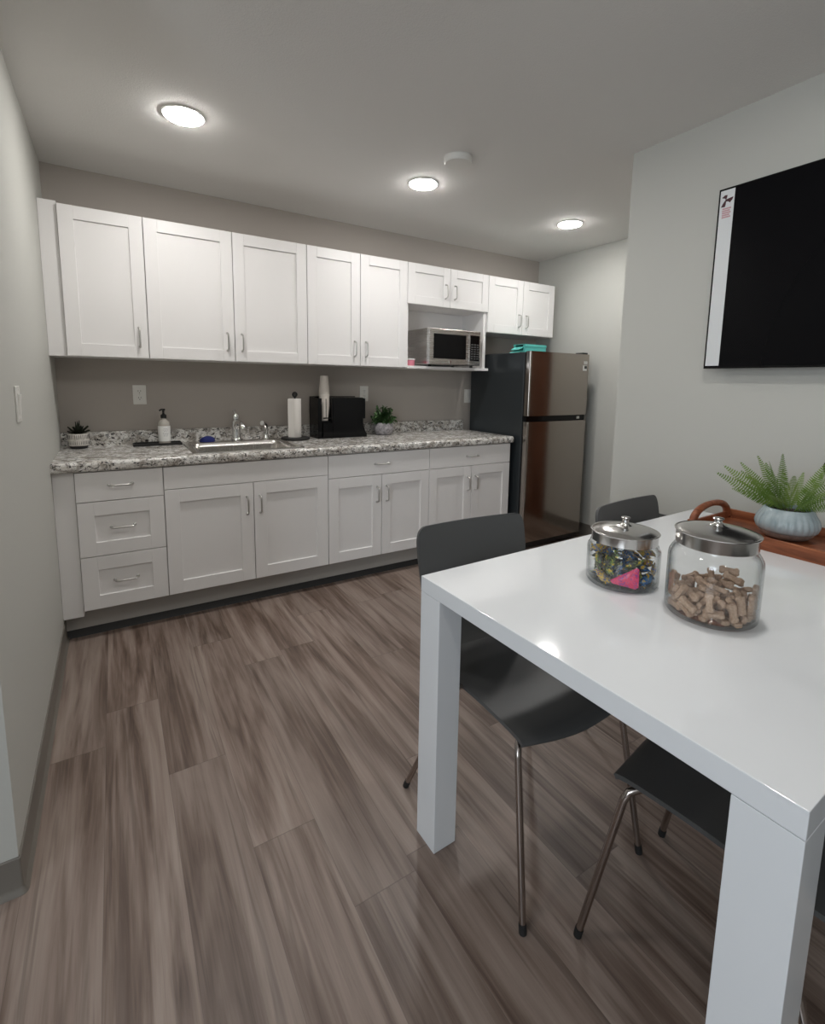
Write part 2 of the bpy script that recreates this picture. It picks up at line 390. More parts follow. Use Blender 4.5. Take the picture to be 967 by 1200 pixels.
def upper(label, x0, x1, z0, doors, pz, niche=False, st=.066):
    t = thing('upper_cabinet', label, 'cabinet', (0, 0, 0), 0, 'white wall cabinets')
    if niche:
        b = B(); w = .018; r = .03
        b.box(x0+.0006, x0+w, UB, 0, ZB+.016, ZT).box(x1-r, x1-.0006, UB, 0, ZB+.016, ZT).box(x0+w, x1-r, UB, 0, ZT-w, ZT).box(x0+w, x1-r, UB, 0, z0, z0+w).box(x0+w, x1-r, -.008, 0, ZB+.016, z0)
        b.obj('body', M['cab'], t, 0)
        B().box(x0+.0006, x1+.010, UB-.035, -.001, ZB-.005, ZB+.0155, .002, 2).obj('shelf', M['cab'], t)
    else:
        B().box(x0+.0006, x1-.0006, UB, -.001, z0, ZT, .001, 1).obj('body', M['cab'], t)
    for (a, c, side) in doors:
        d = shaker(a, c, z0, ZT, UF, st).obj('door', M['cab'], t)
        px = c-.043 if side == 'R' else a+.043
        pull(px, pz, UF).obj('handle', M['nickel'], d)
    return t
upper('single-door white wall cabinet at the left end, next to the left wall', XU[0], XU[1], ZB, [(XU[0], XU[1], 'R')], 1.543)
upper('wide two-door white wall cabinet above the soap bottle and sink', XU[1], XU[3], ZB, [(XU[1], XU[2], 'R'), (XU[2], XU[3], 'L')], 1.543)
upper('tall two-door white wall cabinet above the black cup organizer, left of the microwave', XU[3], XU[5], ZB, [(XU[3], XU[4], 'R'), (XU[4], XU[5], 'L')], 1.543)
upper('white wall cabinet with two short doors over the open microwave shelf', XU[5], XU[7], 1.892, [(XU[5], XU[6], 'R'), (XU[6], XU[7], 'L')], 2.01, True, .062)
upper('white two-door wall cabinet hung over the refrigerator', XU[7], XU[9], 1.736, [(XU[7], XU[8], 'R'), (XU[8], XU[9], 'L')], 1.85)
tag(B().box(.0005, XU[0]-.0005, UB+.0, -.001, ZB, ZT+.012, .001, 1).obj('cabinet_filler', M['cab']), 'narrow white filler strip between left wall and first wall cabinet', 'filler strip')

Z0, Z1 = .152, .859
def base_body(t, x0, x1, open_top=False):
    if open_top:
        b = B(); w = .018
        b.box(x0+.0006, x0+w, BBY, -.001, Z0, Z1+.002).box(x1-w, x1-.0006, BBY, -.001, Z0, Z1+.002).box(x0+w, x1-w, BBY, -.001, Z0, Z0+w).box(x0+w, x1-w, -.012, -.001, Z0+w, .7)
        b.box(x0+w, x1-w, BBY, BBY+w, .66, Z1+.002)
        b.box((x0+x1)/2-.02, (x0+x1)/2+.02, BBY, BBY+w, Z0+w, .66)
        b.obj('body', M['cab'], t, 0)
    else: B().box(x0+.0006, x1-.0006, BBY, -.001, Z0, Z1+.002, .001, 1).obj('body', M['cab'], t)
def base_thing(label): return thing('base_cabinet', label, 'cabinet', (0, 0, 0), 0, 'white base cabinets')
t = base_thing('white base cabinet with three stacked drawers at the left end'); base_body(t, XB[0], XB[1])
xm = (XB[0]+XB[1])/2
for (z0, z1, sl, pz) in ((.708, Z1, True, .788), (.4285, .708, False, .572), (Z0, .4285, False, .294)):
    d = (slab if sl else lambda *a: shaker(*a, st=.07))(XB[0], XB[1], z0, z1, BF).obj('drawer', M['cab'], t)
    pull(xm, pz, BF, False).obj('handle', M['nickel'], d)
t = base_thing('white sink base cabinet with plain false front above two doors'); base_body(t, XB[1], XB[3], True)
slab(XB[1], XB[3], .735, Z1, BF).obj('false_front', M['cab'], t)
for a, c, s in ((XB[1], XB[2], 1), (XB[2], XB[3], -1)):
    d = shaker(a, c, Z0, .735, BF, .071).obj('door', M['cab'], t); pull(c-.037 if s > 0 else a+.037, .603, BF).obj('handle', M['nickel'], d)
for (x0, xc, x1, lab) in ((XB[3], XB[4], XB[5], 'white base cabinet with one drawer over two doors, right beside the sink cabinet'), (XB[5], XB[6], XB[7], 'white base cabinet with one drawer over two doors, nearest the refrigerator')):
    t = base_thing(lab); base_body(t, x0, x1)
    d = slab(x0, x1, .709, Z1, BF).obj('drawer', M['cab'], t); pull(xc, .783, BF, False).obj('handle', M['nickel'], d)
    for a, c, s in ((x0, xc, 1), (xc, x1, -1)):
        d = shaker(a, c, Z0, .709, BF, .068).obj('door', M['cab'], t); pull(c-.037 if s > 0 else a+.037, .577, BF).obj('handle', M['nickel'], d)
tag(B().box(.0005, XB[0]-.0005, BBY-.003, -.001, Z0-.03, Z1+.002, .001, 1).obj('cabinet_filler', M['cab']), 'narrow white filler strip between left wall and the drawer cabinet', 'filler strip')
t = thing('toe_kick', 'recessed grey toe board with black strip running under the base cabinets', 'toe kick', (0, 0, 0))
B().box(.002, 2.9, -.56, -.545, .036, Z0-.0005).obj('board', M['toe'], t, 0)
B().prism([(-.56, 0), (-.578, 0), (-.572, .008), (-.566, .036), (-.545, .036), (-.545, 0)], 'x', .002, 2.9).obj('lower_strip', M['blackstrip'], t)  # plain black strip between toe board and floor

# worktop with a cut-out for the sink
CT0, CT1 = .862, .912
SX0, SX1, SY0, SY1 = .645, 1.235, -.585, -.075
t = thing('countertop', 'granite-patterned laminate worktop running over all the base cabinets', 'countertop', (0, 0, CT0))
def nose():
    r = .019; p = [(SY0, CT0), (SY0, CT1)]
    for k in range(9):
        a = PI/2 + k*PI/2/8; p.append((-.655+r + r*math.cos(a), CT1-r + r*math.sin(a)))
    for k in range(7):
        a = PI + k*PI/2/6; p.append((-.655+.012 + .012*math.cos(a), CT0+.012 + .012*math.sin(a)))
    return [(y, z-CT0) for y, z in p]
h = CT1-CT0
b = B().prism(nose(), 'x', .0005, 2.92).box(.0005, SX0, SY0, -.0005, 0, h).box(SX1, 2.92, SY0, -.0005, 0, h).box(SX0, SX1, SY1, -.0005, 0, h)
b.obj('worktop', M['granite'], t, 40)
bs = [(-.0008, h), (-.02, h), (-.02, h+.078)] + [(-.012+.008*math.cos(a), h+.078+.008*math.sin(a)) for a in (PI*.75, PI*.5)] + [(-.0008, h+.086)]
B().prism(bs, 'x', .0005, 2.905).obj('backsplash', M['granite'], t, 30)

# ------------------------------------------------------------------ sink and taps
t = thing('kitchen_sink', 'drop-in stainless steel sink set into the granite worktop', 'sink', (.9395, -.33, CT1))
def ring_grid(outs):
    tm = bmesh.new(); rings = [[tm.verts.new(p) for p in o] for o in outs]
    for a, c in zip(rings, rings[1:]):
        n = len(a)
        for i in range(n): tm.faces.new((a[i], a[(i+1) % n], c[(i+1) % n], c[i]))
    return tm, rings
def rr(w, d, r, z, cy=0): return [(x, y+cy, z) for x, y in round_poly(w, d, r, 7)]
tm, rg = ring_grid([rr(.630, .556, .03, .0004), rr(.628, .554, .03, .004), rr(.618, .544, .028, .006), rr(.552, .425, .05, .005, -.040), rr(.544, .417, .05, .001, -.040), rr(.535, .408, .055, -.02, -.040)])
b = B(); b._add(tm); b.obj('rim', M['sinksteel'], t, 50, recalc=True)
tm, rg = ring_grid([rr(.535, .408, .055, -.02, -.040), rr(.525, .398, .06, -.14, -.040), rr(.50, .373, .06, -.165, -.040), rr(.44, .31, .05, -.172, -.040), rr(.1, .1, .0499, -.176, -.040)]); tm.faces.new(rg[-1])
bs_ = B(); bs_._add(tm); o = bs_.obj('basin', M['sinksteel'], t, 60)
B().lathe([(.045, -.1757), (.045, -.173), (.038, -.173), (.034, -.1755)], 24, T(0, -.04, 0)).obj('drain', M['chrome'], t)
SZ = CT1+.0062
# single-lever tap: flared body, short spout towards the basin, lever on top
t = thing('kitchen_faucet', 'chrome single-lever faucet on the back ledge of the sink', 'faucet', (.955, -.088, SZ))
B().lathe([(.036, 0), (.036, .006), (.031, .012), (.027, .03), (.025, .075), (.028, .105), (.027, .127), (.019, .137)], 28).obj('body', M['chrome'], t)
B().tube([(0, -.006, .088), (.002, -.045, .115), (.006, -.09, .122), (.010, -.128, .112), (.012, -.140, .098), (.0125, -.142, .086)], [.019, .018, .017, .017, .018, .0185], 16).obj('spout', M['chrome'], t)
B().lathe([(.018, .137), (.024, .143), (.024, .162), (.016, .174)], 24).tube([(0, 0, .166), (-.004, .010, .182), (-.006, .026, .196)], [.009, .008, .010], 10).obj('lever', M['chrome'], t)
t = thing('side_sprayer', 'small chrome side sprayer right of the faucet', 'sprayer', (1.150, -.088, SZ))
B().lathe([(.028, 0), (.028, .004), (.021, .012), (.017, .03), (.017, .036)], 24).obj('collar', M['chrome'], t)
B().tube([(0, 0, .036), (0, -.002, .06), (-.003, -.006, .085), (-.012, -.018, .104), (-.034, -.040, .112)], [.0155, .015, .017, .019, .015], 14).obj('handle_body', M['chrome'], t)
tg = B()
def spng(u, v):
    a = u*2*PI; f = v*PI/2; w = 1+.05*math.sin(5*a)+.03*math.sin(9*a+1)
    return Vector((.046*math.cos(a)*math.cos(f)*w, .036*math.sin(a)*math.cos(f)*w, .034*math.sin(f)**.8*(1+.05*math.sin(4*a)) if f > 0 else 0))
tg.grid(spng, 32, 10); bmesh.ops.remove_doubles(tg.bm, verts=tg.bm.verts, dist=1e-5)
o = tag(tg.obj('dish_sponge', M['sponge'], None, 180), 'dark blue dish scrubber on the left corner of the sink rim', 'sponge'); o.location = (.775, -.094, SZ)

# ------------------------------------------------------------------ refrigerator
FX0, FX1, FY = 2.953, 3.632, -.70
t = thing('refrigerator', 'tall dark stainless top-freezer refrigerator beside the worktop end', 'refrigerator', (3.29, -.4, 0))
def fb(*a, **k): return B().box(a[0]-3.29, a[1]-3.29, a[2]+.4, a[3]+.4, a[4], a[5], *a[6:], **k)
fb(FX0, FX1, FY, -.05, .045, 1.562, .006, 3).obj('cabinet_body', M['fridgeside'], t)
for z0, z1 in ((1.076, 1.568), (.068, 1.030)):
    poly = round_poly(FX1-FX0-.004, .055, .014, 6)
    b = B().prism([(x, y-.0335+ (FY+.4)) for x, y in poly], 'z', z0, z1, T((FX0+FX1)/2-3.29, 0, 0)); d = b.obj('freezer_door' if z0 > 1 else 'lower_door', M['fridgefront'], t, 60)
    fb(FX0+.006, FX1-.006, FY-.0055, FY-.0002, z0+.004, z1-.004).obj('gasket', M['blackmatte'], d, 0)
fb(FX0+.004, FX1-.004, FY-.040, FY-.0003, 1.0305, 1.0755, .003, 2).obj('handle_recess', M['blackgloss'], t)
fb(3.525, 3.56, FY-.047, FY-.0402, 1.042, 1.062, .003, 2).obj('handle_clip', M['nickel'], t)
fb(FX0+.01, FX1-.01, FY-.035, FY+.01, .02, .064, .004, 2).obj('kick_grille', M['blackplastic'], t)
fb(FX1-.075, FX1-.012, FY-.045, FY+.03, 1.5685, 1.583, .004, 2).obj('hinge_cover', M['blackplastic'], t)
for x in (FX0+.05, FX1-.05):
    for y in (FY+.05, -.1): B().lathe([(.018, 0), (.018, .018), (.01, .045)], 14, T(x-3.29, y+.4, 0)).obj('foot', M['blackplastic'], t)
yd = FY-.0612
s1 = fb(3.558, 3.600, yd, yd+.0006, 1.487, 1.512).obj('sticker', M['label'], t, 0)
b = B()
for k in range(3): b.box(3.562-3.29, 3.596-3.29-.006*k, yd+.4-.0003, yd+.4, 1.506-.007*k-.003, 1.506-.007*k)
b.obj('print', M['nickel'], s1, 0)
s2 = fb(3.548, 3.598, yd, yd+.0006, 1.435, 1.478).obj('sticker', M['label'], t, 0)
fb(3.566, 3.596, yd-.0003, yd, 1.452, 1.474).obj('print', M['ink'], s2, 0)
# teal box on top
t = thing('storage_box', 'teal card box lying on top of the refrigerator', 'box', (3.217, -.485, 1.5625))
BW, BD, BH = .118, .065, .072
b = B().box(-BW, BW, -BD, -BD+.004, 0, BH).box(-BW, BW, BD-.004, BD, 0, BH).box(BW-.004, BW, -BD+.004, BD-.004, 0, BH).box(-BW, BW-.004, -BD+.004, BD-.004, 0, .004)
b.box(-BW, -BW+.004, -BD+.004, BD-.004, .004, .028).box(-BW, -BW+.004, -BD+.004, -.045, .028, BH).box(-BW, -BW+.004, .045, BD-.004, .028, BH)
b.obj('tray_body', M['teal'], t, 0)
B().box(-BW-.003, BW+.003, -BD-.003, BD+.003, BH+.0003, BH+.0045).box(-BW-.003, BW+.003, -BD-.003, -BD-.0005, BH-.016, BH+.0003).obj('lid', M['teal'], t, 0)
B().box(-.055, 0, -.05, .05, 0, .003, mtx=T(-BW, 0, .052, 0, -.45, 0)).box(-.075, 0, -.04, .05, 0, .003, mtx=T(-BW-.002, 0, .026, 0, -.35, .1)).obj('flap', M['teal'], t, 0)

# ------------------------------------------------------------------ microwave on its shelf
SHZ = ZB+.0156
t = thing('microwave_oven', 'stainless microwave oven on the open shelf under the short cabinet', 'microwave', (2.537, -.2, SHZ))
mx0, mx1, my0, my1, mz0, mz1 = -.244, .244, -.155, .165, .014, .284
B().box(mx0, mx1, my0, my1, mz0, mz1, .006, 3).obj('case', M['steelside'] if 'steelside' in M else M['steel'], t)
dx = .135
d = B().box(mx0, mx0+.372, my0-.022, my0-.0005, mz0+.002, mz1-.001, .005, 3).obj('door', M['steel'], t)
B().box(mx0+.040, mx0+.345, my0-.0245, my0-.0222, mz0+.045, mz1-.040, .001, 1).obj('window', M['blackgloss'], d)
B().lathe([(.014, 0), (.014, .0015), (.012, .002)], 24, T(mx0+.19, my0-.0222, mz0+.022, PI/2)).obj('emblem', M['chrome'], d)
p = B().box(mx0+.3735, mx1, my0-.022, my0-.0005, mz0+.002, mz1-.001, .004, 3).obj('control_panel', M['steel'], t)
B().box(mx0+.386, mx1-.012, my0-.0235, my0-.0222, mz0+.038, mz1-.036, .001, 1).obj('keypad', M['blackgloss'], p)
b = B()
for r in range(7):
    for c in range(3): b.box(mx0+.394+c*.028, mx0+.414+c*.028, my0-.0243, my0-.0236, mz0+.050+r*.018, mz0+.060+r*.018)
b.obj('buttons', mat('grey_key_print', (.07, .07, .07), .5), p, 0)
for x in (-.2, .2):
    for y in (-.12, .13): B().lathe([(.014, 0), (.012, .0139)], 12, T(x, y, 0)).obj('foot', M['blackplastic'], t)
t = thing('small_container', 'small pink container tucked between microwave and cabinet side', 'container', (2.215, -.235, SHZ))
B().lathe([(.028, 0), (.032, .002), (.036, .045)], 20, cap1=True).obj('tub', M['pink'], t)
B().lathe([(.039, .0452), (.039, .053), (.036, .056)], 20).obj('lid', M['label'], t)

# ------------------------------------------------------------------ things on the worktop
CZ = CT1+.0004
def leaf_blade(b, base, d, up, L, w, curl=.3, seg=4, fold=.15):
    """one pointed leaf as a thin two-sided blade"""
    d = d.normalized(); s = d.cross(up).normalized(); n_ = s.cross(d)
    def fn(u, v):
        ww = w*math.sin(PI*min(1, .12+.88*v))**.8*(1-.15*v); x = (u-.5)*2
        return base + d*(L*v) + n_*(-curl*L*v*v + fold*w*abs(x)) + s*(x*ww/2)
    b.grid(fn, 2, seg)
# succulent in a white dashed pot
t = thing('potted_succulent', 'dark succulent in a small white dashed pot in the worktop corner', 'potted plant', (.088, -.088, CZ))
B().lathe([(.036, 0), (.042, .003), (.044, .016)], 40).obj('saucer_foot', M['blackmatte'], t)
p = B().lathe([(.0445, .0162), (.0505, .022), (.0525, .05), (.0515, .082), (.049, .086), (.046, .086), (.045, .07)], 44, cap1=False).obj('pot', M['whitepot'], t)
b = B()
for k in range(34):
    a = 2*PI*k/34
    for (z, dz) in ((.026, .022), (.056, .024)):
        r = .0522 if z > .05 else .0512
        b.box(-.0012, .0012, -.0009, .0009, z, z+dz, mtx=T(r*math.cos(a), r*math.sin(a), 0, 0, 0, a+PI/2))
b.obj('dashes', M['ink'], p, 0)
B().lathe([(.0448, .070), (.0448, .076), (.02, .080), (.002, .081)], 24).obj('soil', M['soil'], t)
b = B(); r_ = random.Random(3)
for (n, tilt, L, w) in ((9, .25, .044, .018), (8, .62, .050, .020), (6, 1.0, .046, .016), (3, 1.35, .06, .012)):
    for k in range(n):
        a = 2*PI*k/n + r_.uniform(-.25, .25) + tilt*2; d = Vector((math.cos(a)*math.cos(tilt), math.sin(a)*math.cos(tilt), math.sin(tilt)))
        leaf_blade(b, Vector((0, 0, .080)) + .006*Vector((math.cos(a), math.sin(a), 0)), d, Vector((0, 0, 1)), L*1.2*r_.uniform(.85, 1.12), w*1.15, -.12, 5, .3)
b.obj('foliage', M['succ'], t, 180, False)
# black tray with the soap bottle
t = thing('soap_tray', 'flat black tray left of the sink holding the soap bottle', 'tray', (.488, -.098, CZ))
b = B().box(-.132, .132, -.055, .055, 0, .004, .001, 1)
for (x0, x1, y0, y1) in ((-.132, .132, -.055, -.049), (-.132, .132, .049, .055), (-.132, -.126, -.049, .049), (.126, .132, -.049, .049)): b.box(x0, x1, y0, y1, .004, .014, .001, 1)
b.obj('dish', M['blackmatte'], t, 0)
t = thing('soap_bottle', 'clear pump soap bottle with white label on the black tray', 'soap bottle', (.527, -.098, CZ+.0044))
o = B().lathe([(.030, 0), (.033, .003), (.034, .01), (.034, .118), (.031, .132), (.020, .146), (.0135, .152), (.0135, .160)], 36, cap1=True).obj('bottle', M['liquid'], t)
B().lathe([(.0346, .018), (.0346, .112)], 36, cap0=False, cap1=False).obj('paper_label', M['label'], o)
b = B()
for k, (w, z) in enumerate(((.018, .094), (.026, .086), (.022, .079), (.028, .068), (.026, .062), (.028, .056), (.020, .050))):
    for q in range(7):
        f = -1+2*q/6
        if (q+k) % 3 == 2: continue
        a = -PI/2 + .15 + f*w/.0346*.5; b.box(-.0020, .0020, -.0002, .0002, z, z+.0022, mtx=T(.0349*math.cos(a), .0349*math.sin(a), 0, 0, 0, a+PI/2))
b.obj('lettering', mat('grey_label_print', (.3, .3, .32), .6), o, 0)
B().lathe([(.0165, .160), (.0165, .178), (.012, .182), (.0065, .184), (.0065, .205), (.011, .207), (.011, .217)], 24).tube([(0, 0, .212), (-.014, -.022, .213), (-.022, -.034, .208)], [.006, .0055, .005], 10).obj('pump', M['blackplastic'], t)
# paper towel
t = thing('paper_towel_holder', 'upright paper towel roll on a black round-based holder', 'paper towel', (1.333, -.165, CZ))
B().lathe([(.096, 0), (.098, .004), (.098, .012), (.094, .016)], 44).obj('base', M['blackmatte'], t)
B().lathe([(.006, .0162), (.006, .298)], 14).obj('post', M['blackmatte'], t)
b = B()
b.lathe([(.012, 0)]+[(.019*math.sin(PI*k/10), .019-.019*math.cos(PI*k/10)) for k in range(2, 10)]+[(.003, .038)], 20, T(0, 0, .292)); b.obj('knob', M['blackmatte'], t)
b = B().lathe([(.0085, .0168), (.040, .0168), (.0415, .019), (.0415, .281), (.040, .283), (.0085, .283)], 44, cap0=False, cap1=False)
b.box(-.0415, -.0409, -.02, .03, .018, .282, mtx=T(0, 0, 0, 0, 0, .7))
b.obj('roll', M['paper'], t)
# black cup and coffee organizer
t = thing('cup_organizer', 'glossy black countertop organizer with slots for cups and supplies', 'organizer', (1.672, -.125, CZ))
W2 = .190
b = B()
side = [(.085, 0), (-.085, 0), (-.085, .285), (.085, .295)]
b.prism(side, 'x', -W2, -W2+.006).prism(side, 'x', -W2+.105, -W2+.111)
b.box(-W2, W2-.02, .081, .085, .0, .2945).box(-W2+.006, -W2+.105, -.08, .081, 0, .012)
b.obj('cup_bay', M['blackgloss'], t, 0)
B().box(-W2+.006, -W2+.028, -.085, -.078, .0125, .285).box(-W2+.038, -W2+.105, -.085, -.078, .0125, .110).box(-W2+.038, -W2+.105, -.087, -.084, .140, .150).box(-W2+.058, -W2+.062, -.087, -.084, .14, .282).obj('cup_guard', M['blackgloss'], t, 0)
B().box(-W2+.112, W2-.028, -.085, .080, .0005, .29, .004, 2).obj('bin', M['blackgloss'], t)
B().box(W2-.0275, W2-.010, -.080, .070, .135, .285, .003, 2).obj('side_pocket', M['blackgloss'], t)
B().prism([(W2-.0275, .0), (W2, .0), (W2, .028), (W2-.012, .040), (W2-.022, .07), (W2-.0275, .085)], 'y', -.085, .08).obj('foot_flare', M['blackgloss'], t)
# cups: upright ones in the bay, more upside down on top
def cup(z, flip):
    prof = [(.0005, .001), (.0255, .001), (.0265, .0), (.0372, .105), (.039, .106), (.039, .109), (.0366, .109), (.0262, .004), (.0005, .004)]
    m_ = T(0, 0, .11, PI) if flip else T()
    o = B().lathe(prof, 28, m_, cap0=True, cap1=True).obj('paper_cup', M['cup']); o.location = (1.672-W2+.068, -.157, z); return o
cz = CZ+.013
for k in range(6):
    tag(cup(cz + .112 + k*.014, False), 'white paper cup nested upright inside the black organizer' if k else 'lowest upright white paper cup, resting in the organizer bay', 'cup', 'paper cups standing upright in the organizer')
top = cz + .112 + 5*.014 + .1095
for k in range(3):
    tag(cup(top + k*.014, True), 'white paper cup nested upside down on the organizer stack' if k < 2 else 'topmost upside-down white paper cup on the organizer stack', 'cup', 'paper cups turned upside down on the stack')
B().box(-W2+.010, -W2+.1, -.070, .075, .0125, .1245).obj('cup_rest', M['blackgloss'], t, 0)
# bushy plant in ribbed grey pot
t = thing('potted_bush', 'small bushy green plant in a ribbed round grey pot', 'potted plant', (2.045, -.135, CZ))
B().lathe([(.046, 0), (.056, .004), (.073, .030), (.076, .052), (.070, .082), (.062, .094), (.057, .094), (.055, .07)], 88, cap1=False, ripple=lambda a, z: .018*(math.sin(a*22) > 0)*(1 if .006 < z < .082 else 0)).obj('pot', M['greypot'], t, 30)
B().lathe([(.0545, .072), (.054, .082), (.01, .086)], 24).obj('soil', M['soil'], t)
b = B(); r_ = random.Random(8)
stems = B()
for k in range(52):
    a = r_.uniform(0, 2*PI); tl = r_.uniform(.25, 1.45); L = r_.uniform(.075, .145)*(.85+.15*math.sin(tl))
    d = Vector((math.cos(a)*math.cos(tl), math.sin(a)*math.cos(tl)*.8, math.sin(tl))); p0 = Vector((0, 0, .08)); p1 = p0 + d*L
    stems.tube([p0 + .01*d, p0 + d*L*.5 + Vector((0, 0, .004)), p1], .0012, 5)
    for q in range(7):
        f = .40+.6*q/6; base = p0 + d*L*f; aa = r_.uniform(0, 2*PI); o1 = d.orthogonal().normalized(); o2 = d.cross(o1)
        dd = d*.55 + (o1*math.cos(aa)+o2*math.sin(aa))*.8
        leaf_blade(b, base, dd, Vector((0, 0, 1)) + o1*.2, r_.uniform(.026, .038), r_.uniform(.015, .021), .2, 3, .2)
stems.obj('stems', M['bush'], t); b.obj('foliage', M['bush'], t, 180, False)

# ------------------------------------------------------------------ wall plates
def plate(name, label, cat, loc, rz, kind):
    t = thing(name, label, cat, loc, rz)     # local: face looks to -y, wall plane at y=0
    B().box(-.036, .036, -.006, -.0002, -.059, .059, .0025, 3).obj('cover_plate', M['white'], t)
    if kind == 'duplex':
        for z in (.0205, -.0205):
            o = B().prism([(x, zz+z) for x, zz in round_poly(.034, .029, .010, 5)], 'y', -.0085, -.0061).obj('socket', M['white'], t)
            b = B()
            for x in (-.0065, .0065): b.box(x-.0011, x+.0011, -.0089, -.0086, z-.001, z+.008)
            b.lathe([(.0026, 0), (.0026, .0003)], 12, T(0, -.0086, z-.008, PI/2)); b.obj('slots', M['slot'], o, 0)
        B().lathe([(.0032, 0), (.0030, .0012)], 12, T(0, -.0061, 0, PI/2)).obj('screw', M['nickel'], t)
    else:
        B().box(-.0185, .0185, -.0075, -.0061, -.036, .036, .0006, 1).obj('switch_frame', M['white'], t)
        B().prism([(-.0076, -.032), (-.0076, .032), (-.0125, .032), (-.0095, .0), (-.0085, -.032)], 'x', -.0155, .0155).obj('rocker', M['white'], t)
        for z in (-.048, .048): B().lathe([(.0032, 0), (.0030, .0012)], 12, T(0, -.0061, z, PI/2)).obj('screw', M['white'], t)
plate('wall_outlet', 'white duplex outlet on the taupe wall above the black soap tray', 'outlet', (.409, 0, 1.216), 0, 'duplex')
plate('wall_outlet', 'white duplex outlet peeking out above the black cup organizer', 'outlet', (1.937, 0, 1.225), 0, 'duplex')
plate('wall_switch', 'white rocker switch on the taupe wall beside the refrigerator', 'switch', (2.957, 0, 1.206), 0, 'rocker')
plate('light_switch', 'white rocker light switch on the left wall', 'switch', (0, -1.40, 1.227), PI/2, 'rocker')

# ------------------------------------------------------------------ ceiling fixtures
def lamp(x, y, label, m):
    t = thing('recessed_light', label, 'ceiling light', (x, y, CH), 0, 'recessed ceiling lights')
    B().lathe([(.080, -.0065), (.0865, -.006), (.090, -.003), (.0905, -.0003), (.079, -.0003), (.079, -.0065)], 48, cap0=False, cap1=False).obj('trim_ring', M['white'], t)
    B().lathe([(.0788, -.0008), (.0788, -.0078), (.074, -.0112), (.06, -.0142), (.0005, -.0158)], 48).obj('diffuser', m, t)
lamp(.602, -.947, 'lit round recessed light over the left end of the worktop', M['lamp'])
lamp(1.874, -.919, 'lit round recessed light over the middle, next to the ceiling disc', M['lamp'])
lamp(3.129, -.915, 'lit round recessed light in front of the refrigerator', M['lamp'])
for x, y, l in ((.18, -2.50, 'lit round recessed light out over the open floor left of the table'), (1.48, -2.82, 'lit round recessed light above the white table'), (.3, -4.7, 'lit round recessed light at the back of the room')): lamp(x, y, l, M['lampfloor'] if x < 1 else M['lampdim'])
t = thing('ceiling_disc', 'plain white round cover on the ceiling between the lights', 'ceiling cover', (1.848, -1.292, CH))
B().lathe([(.071, -.0003), (.071, -.022), (.066, -.030), (.0005, -.032)], 48).obj('cover', M['white'], t)
B().lathe([(.0735, -.0002), (.0735, -.003), (.0712, -.004), (.0712, -.0002)], 48, cap0=False, cap1=False).obj('rim', M['white'], t)

# ------------------------------------------------------------------ television
t = thing('wall_television', 'large black flat television mounted on the right wall', 'television', (XT, -2.899, 1.77))
TW, TH, TX = .616, .371, -.060
B().box(TX+.004, TX+.030, -TW, TW, -TH, TH, .003, 2).obj('case', M['blackplastic'], t)
B().box(TX+.001, TX+.0045, -TW+.006, TW-.006, -TH+.008, TH-.006, .0005, 1).obj('screen', M['screen'], t)
b = B(); b.box(TX, TX+.005, -TW, TW, -TH, -TH+.008).box(TX, TX+.005, -TW, TW, TH-.006, TH).box(TX, TX+.005, -TW, -TW+.006, -TH+.008, TH-.006).box(TX, TX+.005, TW-.006, TW, -TH+.008, TH-.006)
b.obj('bezel', M['blackgloss'], t, 0)
B().box(TX+.0302, -.0305, -.35, .35, -.2, .15, .01, 2).obj('rear_housing', M['blackplastic'], t)
B().box(-.0303, -.0004, -.2, .2, -.15, .15).obj('wall_bracket', M['blackmatte'], t, 0)
f = B().box(TX-.0006, TX+.0008, TW-.062, TW-.0065, -TH+.012, TH-.008).obj('sticker_strip', M['filmwhite'], t, 0)
b = B()
# printed emblem: three dark lobes around a pale notch
for poly in ([(-14, 9), (-6, 14), (1, 13), (-1, 5), (-3, 2), (-5, 6), (-9, 7)], [(-4, 3), (8, 5), (17, 6), (15, 0), (9, -6), (3, -2), (-4, -2)], [(-15, -13), (-10, -5), (-5, 1), (-2, 0), (-2, -7), (-4, -14)]):
    b.prism([(TW-.033-p[0]*.00145, .320+p[1]*.0017) for p in poly], 'x', TX-.0012, TX-.0007)
b.obj('emblem', M['emblem'], f, 0)
b = B()
for k in range(5): b.box(TX-.0012, TX-.0007, TW-.052+.004*(k % 2), TW-.018, .292-.0085*k-.006, .292-.0085*k)
b.obj('print', M['pinkprint'], f, 0)
pts = []
for k in range(60):
    f_ = k/59; z = 1.47-.52*f_; pts.append((XT-.012-.004*math.cos(k*.5), -2.750+.012*math.sin(f_*24), z))
tag(B().tube(pts, .0042, 8).obj('power_cord', M['blackplastic']), 'black wavy cord hanging on the wall below the television', 'cord')

# ------------------------------------------------------------------ dining table
TRZ = .0234; TX0, TY0, TL, TWD, TTH, TTK = .9652, -2.381, 1.425, .8777, .7919, .043
t = thing('dining_table', 'white high-gloss dining table with square block legs', 'table', (TX0, TY0, 0), TRZ)
B().box(0, TL, -TWD, 0, TTH-TTK, TTH, .0022, 2).obj('tabletop', M['table'], t)
for (x, y) in ((0, -.0883), (0, -TWD), (TL-.0766, -.0883), (TL-.0766, -TWD)):
    B().box(x+.0003, x+.0763, y+.0003, y+.0880, 0.0005, TTH-TTK-.0006, .0018, 2).obj('leg', M['table'], t)
def on_table(x, y):
    return x, y, TTH+.0004

